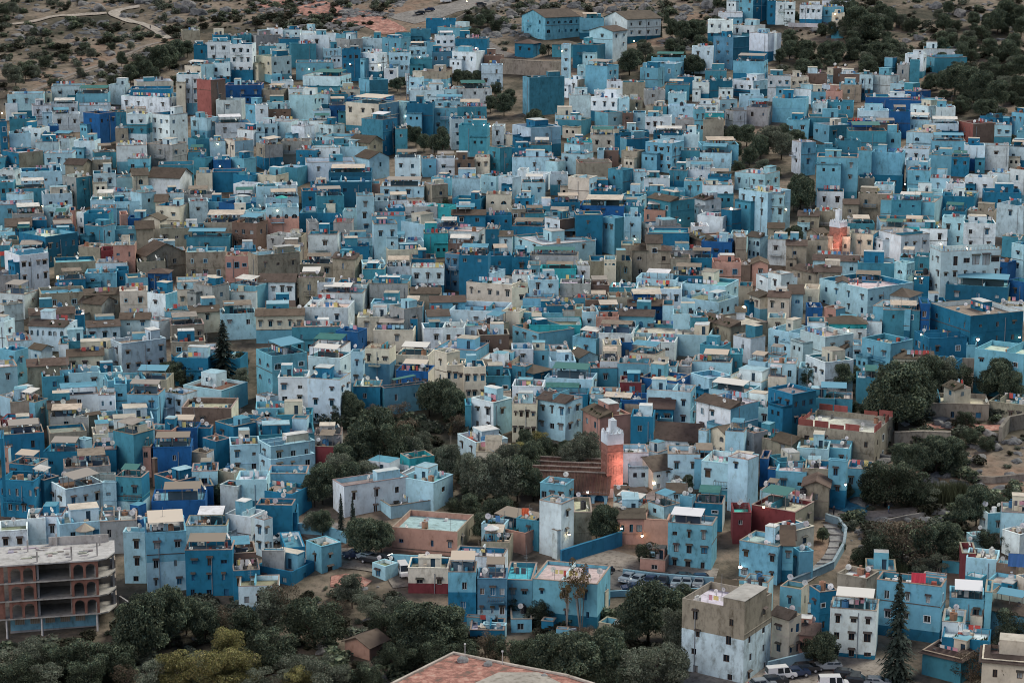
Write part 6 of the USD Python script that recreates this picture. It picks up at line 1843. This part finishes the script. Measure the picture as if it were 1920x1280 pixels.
# ---- cars -------------------------------------------------------------------------------------------
def car(name, col, van=False, glass=(.015, .02, .025)):
    path = '/World/kinds/' + name; UsdGeom.Xform.Define(stage, path); L, Wd, h = (4.6, 1.8, 1.95) if van else (4.1, 1.7, 1.45)
    prof = [(-L / 2, .35), (-L / 2, .8), (-L / 2 + .12, .95), (-L / 2 + 1.15, 1.02), (L / 2 - (.1 if van else .35), 1.05 if van else .98), (L / 2 - .03, .9), (L / 2, .35)]
    top = [(-L / 2 + (.75 if van else 1.05), 1.0), (-L / 2 + (1.35 if van else 1.75), h), (L / 2 - (.12 if van else .75), h - .04), (L / 2 - (.03 if van else .22), 1.0)]
    def ext(pr, w0, w1, colr, m):
        n = len(pr); zs = [q[1] for q in pr]; z0, z1 = min(zs), max(zs); f = lambda z: w0 + (w1 - w0) * (z - z0) / (z1 - z0)
        for k in range(n):
            a, b = pr[k], pr[(k + 1) % n]; m.quad((a[0], -f(a[1]), a[1]), (b[0], -f(b[1]), b[1]), (b[0], f(b[1]), b[1]), (a[0], f(a[1]), a[1]), colr)
        for k in range(1, n - 1):
            for sg in (-1, 1): m.tri(*[(q[0], sg * f(q[1]), q[1]) for q in (pr[0], pr[k], pr[k + 1])], colr)
    m = MB(); ext(prof, Wd / 2 - .03, Wd / 2, col, m); build(m, 'body', M_CAR, path)
    m = MB(); ext(top, Wd / 2 - .06, Wd / 2 - .2, col, m); build(m, 'cabin', M_CAR, path)
    for sg in (-1, 1):
        for (a, b) in (((.24, .58), (.60, .93)) if not van else ((.10, .32), (.36, .6))):
            m = MB(); x0, x1 = top[0][0] + a * (top[3][0] - top[0][0]), top[0][0] + b * (top[3][0] - top[0][0]); y = sg * (Wd / 2 - .10); y2 = sg * (Wd / 2 - .185)
            m.quad((x0, sg * (Wd / 2 - .055), 1.06), (x1, sg * (Wd / 2 - .055), 1.06), (x1, y2 + sg * .02, h - .12), (x0 + .12, y2 + sg * .02, h - .12), glass); build(m, 'side_window', M_GLASS, path)
    m = MB(); a, b = top[0], top[1]; e = .03; m.quad((a[0] - e, -Wd / 2 + .16, a[1] + .06), (a[0] - e, Wd / 2 - .16, a[1] + .06), (b[0] - e - .05, Wd / 2 - .27, b[1] - .07), (b[0] - e - .05, -Wd / 2 + .27, b[1] - .07), glass); build(m, 'windscreen', M_GLASS, path)
    m = MB(); a, b = top[3], top[2]; m.quad((a[0] + e, -Wd / 2 + .16, a[1] + .08), (a[0] + e, Wd / 2 - .16, a[1] + .08), (b[0] + e + .04, Wd / 2 - .27, b[1] - .07), (b[0] + e + .04, -Wd / 2 + .27, b[1] - .07), glass); build(m, 'rear_window', M_GLASS, path)
    for x in (-L / 2 + .78, L / 2 - .78):
        for sg in (-1, 1):
            w = trimesh.creation.cylinder(.32, .22, sections=14); w.apply_transform(trimesh.transformations.rotation_matrix(math.pi / 2, (1, 0, 0))); w.apply_translation((x, sg * (Wd / 2 - .09), .32)); m = MB(); m.mesh(w, (.02, .02, .02)); wp = build(m, 'wheel', M_METAL, path)
            w = trimesh.creation.cylinder(.18, .24, sections=10); w.apply_transform(trimesh.transformations.rotation_matrix(math.pi / 2, (1, 0, 0))); w.apply_translation((x, sg * (Wd / 2 - .085), .32)); m = MB(); m.mesh(w, (.4, .4, .42)); build(m, 'rim', M_METAL, wp)
    for sg in (-1, 1):
        m = MB(); m.box(-L / 2 - .015, -L / 2 + .1, sg * .6 - .17, sg * .6 + .17, .62, .78, (.75, .75, .72)); build(m, 'headlight', M_METAL, path)
        m = MB(); m.box(L / 2 - .05, L / 2 + .012, sg * .65 - .1, sg * .65 + .1, .65, .85, (.35, .02, .02)); build(m, 'tail_light', M_METAL, path)
    m = MB(); m.box(-L / 2 - .02, -L / 2 + .02, -.26, .26, .45, .56, (.6, .6, .6)); build(m, 'number_plate', M_METAL, path)
    return path
CARS = {'k': (car('dark_car', (.012, .014, .018)), 'black hatchback'), 'u': (car('navy_car', (.015, .03, .07)), 'dark blue hatchback'), 's': (car('silver_car', (.22, .27, .31)), 'silver blue hatchback'), 'w': (car('white_car', (.62, .62, .62)), 'white hatchback'), 'v': (car('white_van', (.66, .66, .66), True), 'white van'), 'g': (car('grey_car', (.20, .22, .24)), 'grey hatchback')}
CARL = [(1178, 1090, 's', 60), (1196, 1094, 's', 58), (1219, 1096, 'u', 66), (1243, 1097, 'k', 75), (1270, 1099, 's', 80), (1288, 1099, 's', 84), (1276, 1090, 'k', 0), (1311, 1099, 'g', 80), (1308, 1092, 'u', 10), (1130, 1078, 'k', 40), (1188, 1110, 'u', 10), (1205, 1112, 'w', 15), (1230, 1113, 'k', 8),
    (665, 1046, 'u', 20), (684, 1050, 's', -40), (697, 1056, 'k', -30), (720, 1052, 'k', -40), (757, 1078, 'v', 100), (528, 1016, 'w', 20), (1452, 1284, 'k', 200), (1464, 1272, 'v', 200), (1493, 1268, 'u', 200), (1511, 1260, 'k', 195), (1553, 1256, 'g', 10), (1588, 1272, 'k', 175), (1610, 1284, 'k', 175), (1563, 1290, 'v', 190), (1430, 1290, 'g', 200), (1645, 1287, 'g', 180),
    (787, 28, 'k', 15), (805, 22, 'u', 20), (836, 6, 'w', 20), (852, 1, 'k', 25), (902, 12, 'k', 200)]
cl = unique_labels([('parked ' + CARS[k][1], (x, y)) for x, y, k, a in CARL])
for (x, y, k, a), lab in zip(CARL, cl):
    if k == 's' and x == 1276: continue
    p = hit(x, y); copy_of(CARS[k][0], 'parked_car', (p[0], p[1], p[2] + .16), math.radians(a) - math.atan2(p[0], p[1]), lab, 'van' if k == 'v' else 'car', 'cars parked around the town')
# ---- lamps ----------------------------------------------------------------------------------------------
BO = [(o, ex, ey, W, D, b, t) for o, ex, ey, W, D, b, t in BOXES]
def first(px, py):
    r = ray(px, py); best = None; O = np.array((0, 0, HC)); g = hit(px, py); tg = math.hypot(g[0], g[1]); best = (tg, None)
    for o, ex, ey, W, D, b, t in BO:
        ox_, oy_ = (O[:2] - o) @ ex, (O[:2] - o) @ ey; dx, dy = r[:2] @ ex, r[:2] @ ey; t0, t1 = 0, 1e9
        for a, d_, lo, hi in ((ox_, dx, 0, W), (oy_, dy, 0, D), (O[2], r[2], b, t)):
            if abs(d_) < 1e-9:
                if not lo < a < hi: t0 = 2e9
                continue
            u, v = sorted(((lo - a) / d_, (hi - a) / d_)); t0, t1 = max(t0, u), min(t1, v)
        if 200 < t0 < t1 and t0 < best[0]: best = (t0, 1)
    return r, best
LAMPS = """4 212 w;135 182 w;108 520 W;76 570 w;155 588 w;189 371 W;80 386 w;875 3 w;885 68 w;892 90 b;786 107 B;713 122 w;656 120 b;644 132 w;580 130 w;791 130 b;762 218 b;907 234 b;919 237 b;1053 96 w;1189 77 w;1566 27 w;1371 392 W;1275 413 b;1152 532 W;1191 449 w;1395 576 W;1697 345 b;1474 393 w;1761 424 w;1764 457 b;1814 466 w;1716 522 w;1729 521 b;1727 627 w;1834 636 B;1912 632 w;1590 620 w;1077 652 w;1301 799 b;1195 894 w;1187 888 b;1226 905 W;1102 922 b;1465 784 b;1585 908 b;1165 990 w;1204 1004 w;1067 1001 w;1388 1062 B;412 312 w;893 281 w;408 270 w;520 395 w;1432 950 w"""
LI = []
for row in LAMPS.split(';'):
    x, y, k = row.split(); LI.append((float(x), float(y), k))
ll = unique_labels([(('glowing white ' if k in 'bB' else 'glowing warm ') + 'street lamp', (x, y)) for x, y, k in LI])
for (x, y, k), lab in zip(LI, ll):
    r, (t, onwall) = first(x, y); q = np.array((0, 0, HC)) + r * (t - (1.0 if onwall else 6)); yaw = -math.atan2(q[0], q[1])
    P = thing('street_lamp', q, yaw, lab, 'street lamp', 'lit street lamps'); m = MB(); rb = {'w': .22, 'b': .22, 'W': .34, 'B': .32}[k]
    if onwall: m.bar((0, 1.05, .35), (0, 0, .40), .04, (.1, .1, .1)); m.bar((0, 0, .40), (0, 0, .15), .03, (.1, .1, .1))
    else:
        gz_ = float(ground(q[0], q[1])) - q[2]; m.bar((0, 0, gz_ - .2), (0, 0, .2), .07, (.12, .12, .12), .05)
    build(m, 'bracket' if onwall else 'pole', M_METAL, P); m = MB(); m.cyl(0, 0, .16, .36, .3, (.12, .12, .12), 8, .08); build(m, 'lamp_hood', M_METAL, P)
    m = MB(); m.mesh(trimesh.creation.icosphere(1, rb), (1, .8, .5)); build(m, 'bulb', M_BULBW if k in 'bB' else M_BULB, P)
# ---- small things that stand or hang on the terraces ------------------------------------------------------
def on_roof(px, py):
    r, (t, w) = first(px, py); return np.array((0, 0, HC)) + r * t
def parasol(px, py, rad, col, label, thatch=False):
    p = on_roof(px, py); P = thing('parasol', p, R.uniform(0, 1), label, 'parasol'); m = MB(); m.cyl(0, 0, 0, 2.3, .05, (.25, .2, .15), 6); build(m, 'pole', M_WOOD, P); m = MB(); n = 10
    for k in range(n):
        a, b = 2 * math.pi * k / n, 2 * math.pi * (k + 1) / n; c = jit(col, .1); e = (rad * math.cos(a), rad * math.sin(a)), (rad * math.cos(b), rad * math.sin(b)); zz = 1.65 if thatch else 1.95
        m.tri((0, 0, 2.75 if thatch else 2.5), (*e[0], zz), (*e[1], zz), c); m.quad((*e[0], zz), (*e[0], zz - .15), (*e[1], zz - .15), (*e[1], zz), c); m.tri((0, 0, 2.6 if thatch else 2.4), (*e[1], zz - .05), (*e[0], zz - .05), c)
    build(m, 'shade', M_CLOTH, P)
parasol(160, 1008, 1.7, (.36, .31, .25), 'Thatched straw parasol on the roof behind the unfinished building', True)
parasol(922, 1010, 1.3, (.60, .60, .60), 'White round parasol on the terrace left of the white corner tower')
parasol(528, 384, 1.6, (.05, .38, .36), 'Turquoise parasol on the terrace above the salmon pink wall')
def cloth(px, py, w, h, col, label, sheet=True):
    p = on_roof(px, py); P = thing('hanging_cloth', p, -math.atan2(p[0], p[1]), label, 'cloth'); m = MB(); n = 8
    for k in range(n):
        x0, x1 = -w / 2 + w * k / n, -w / 2 + w * (k + 1) / n; y0, y1 = .1 * math.sin(k * 2.1) - .7, .1 * math.sin((k + 1) * 2.1) - .7
        m.hexa([(x0, y0 - .1, .25), (x1, y1 - .1, .25), (x1, y1 - .07, .25), (x0, y0 - .07, .25), (x0, -.7, .25 + h), (x1, -.7, .25 + h), (x1, -.66, .25 + h), (x0, -.66, .25 + h)], jit(col, .08))
    build(m, 'fabric', M_CLOTH, P); m = MB(); m.bar((-w / 2 - .5, -.68, .27 + h), (w / 2 + .5, -.68, .27 + h), .02, (.2, .2, .2)); build(m, 'line', M_METAL, P)
    for s in (-1, 1): m = MB(); m.bar((s * (w / 2 + .5), -.68, 0), (s * (w / 2 + .5), -.68, .3 + h), .03, (.2, .2, .2)); build(m, 'post', M_METAL, P)
cloth(1722, 1092, 2.2, 1.6, (.55, .05, .08), 'Bright red cloth hung on the terrace right of the car park conifer')
cloth(985, 966, 1.3, 1.3, (.70, .14, .06), 'Orange cloth hung on the terrace left of the corner tower')
cloth(1905, 1062, 2.6, 2.2, (.04, .12, .30), 'Royal blue cloth hung on a terrace at the right edge')
cloth(8, 480, 3.4, 1.0, (.62, .09, .08), 'Red awning cloth on the roof at the far left')
p = hit(764, 200); P = thing('telecom_mast', p, 0, 'Thin grey telecom mast above the white roofs of the upper town', 'mast'); mh = 62 / scale_at(p)
for k in range(3):
    m = MB(); a = k * 2.09; m.bar((.7 * math.cos(a), .7 * math.sin(a), -1), (.35 * math.cos(a), .35 * math.sin(a), mh), .09, (.22, .22, .23)); build(m, 'leg', M_METAL, P)
for k in range(9):
    m = MB(); z = mh * (k + .5) / 9; f = .68 - .33 * z / mh; q = [(f * math.cos(a), f * math.sin(a)) for a in (0, 2.09, 4.19)]
    for i in range(3): m.bar((*q[i], z), (*q[(i + 1) % 3], z + mh / 18), .05, (.22, .22, .23))
    build(m, 'brace', M_METAL, P)
for k in range(3):
    m = MB(); a = k * 2.09 + .5; m.box(.6 * math.cos(a) - .15, .6 * math.cos(a) + .15, .6 * math.sin(a) - .1, .6 * math.sin(a) + .1, mh - 2.4, mh, (.55, .55, .55)); build(m, 'antenna', M_METAL, P)
# ---- people ---------------------------------------------------------------------------------------------
import manifold3d as mf
def person(px, py, top, legs, label, face_=0.0, step=.16):
    p = hit(px, py); P = thing('person', (p[0], p[1], p[2] + .14), -math.atan2(p[0], p[1]) + face_, label, 'person')
    J = {'hd': (0, -.02, 1.60, .105), 'nk': (0, 0, 1.44, .06), 'ch': (0, 0, 1.28, .15), 'wa': (0, 0, 1.02, .13), 'pl': (-.09, 0, .90, .11), 'pr': (.09, 0, .90, .11), 'kl': (-.10, -step * .5, .48, .07), 'kr': (.10, step * .4, .48, .07), 'al': (-.10, -step, .07, .05), 'ar': (.10, step, .08, .05), 'tl': (-.10, -step - .16, .04, .04), 'tr': (.10, step - .14, .04, .04),
         'sl': (-.19, 0, 1.36, .06), 'sr': (.19, 0, 1.36, .06), 'el': (-.25, .05, 1.10, .045), 'er': (.25, -.03, 1.10, .045), 'hl': (-.26, -.06, .86, .035), 'hr': (.26, -.14, .88, .035)}
    def hull(a, b): return mf.Manifold.batch_hull([mf.Manifold.sphere(J[q][3], 12).translate(J[q][:3]) for q in (a, b)])
    body = mf.Manifold()
    for a, b in (('hd', 'nk'), ('nk', 'ch'), ('ch', 'wa'), ('wa', 'pl'), ('wa', 'pr'), ('pl', 'kl'), ('pr', 'kr'), ('kl', 'al'), ('kr', 'ar'), ('al', 'tl'), ('ar', 'tr'), ('ch', 'sl'), ('ch', 'sr'), ('sl', 'el'), ('sr', 'er'), ('el', 'hl'), ('er', 'hr')): body += hull(a, b)
    me = body.refine_to_length(.06).to_mesh(); t = trimesh.Trimesh(me.vert_properties[:, :3], me.tri_verts); trimesh.smoothing.filter_taubin(t, iterations=4); V = t.vertices; m = MB()
    for f in t.faces:
        c = V[f].mean(0); z = c[2]; k = (.30, .19, .14) if z > 1.42 or (z < .92 and abs(c[0]) > .215) else top if z > .92 else legs if z > .1 else (.03, .03, .03)
        if z > 1.62 and c[1] > -.09: k = (.02, .015, .012)
        m.tri(*[tuple(V[q]) for q in f], k)
    build(m, 'body', M_CLOTH, P)
person(1563, 966, (.03, .03, .04), (.03, .03, .035), 'Person in dark clothes walking at the start of the hillside path', .4)
person(1666, 963, (.05, .20, .26), (.05, .06, .10), 'Person in a teal top farther along the hillside path', 1.2)
person(282, 56, (.04, .04, .05), (.05, .05, .07), 'Person in dark clothes walking up the hill track', 2.8)
person(222, 896, (.50, .50, .50), (.10, .12, .18), 'Person in a white top standing on the teal roof terrace', .2, .03)
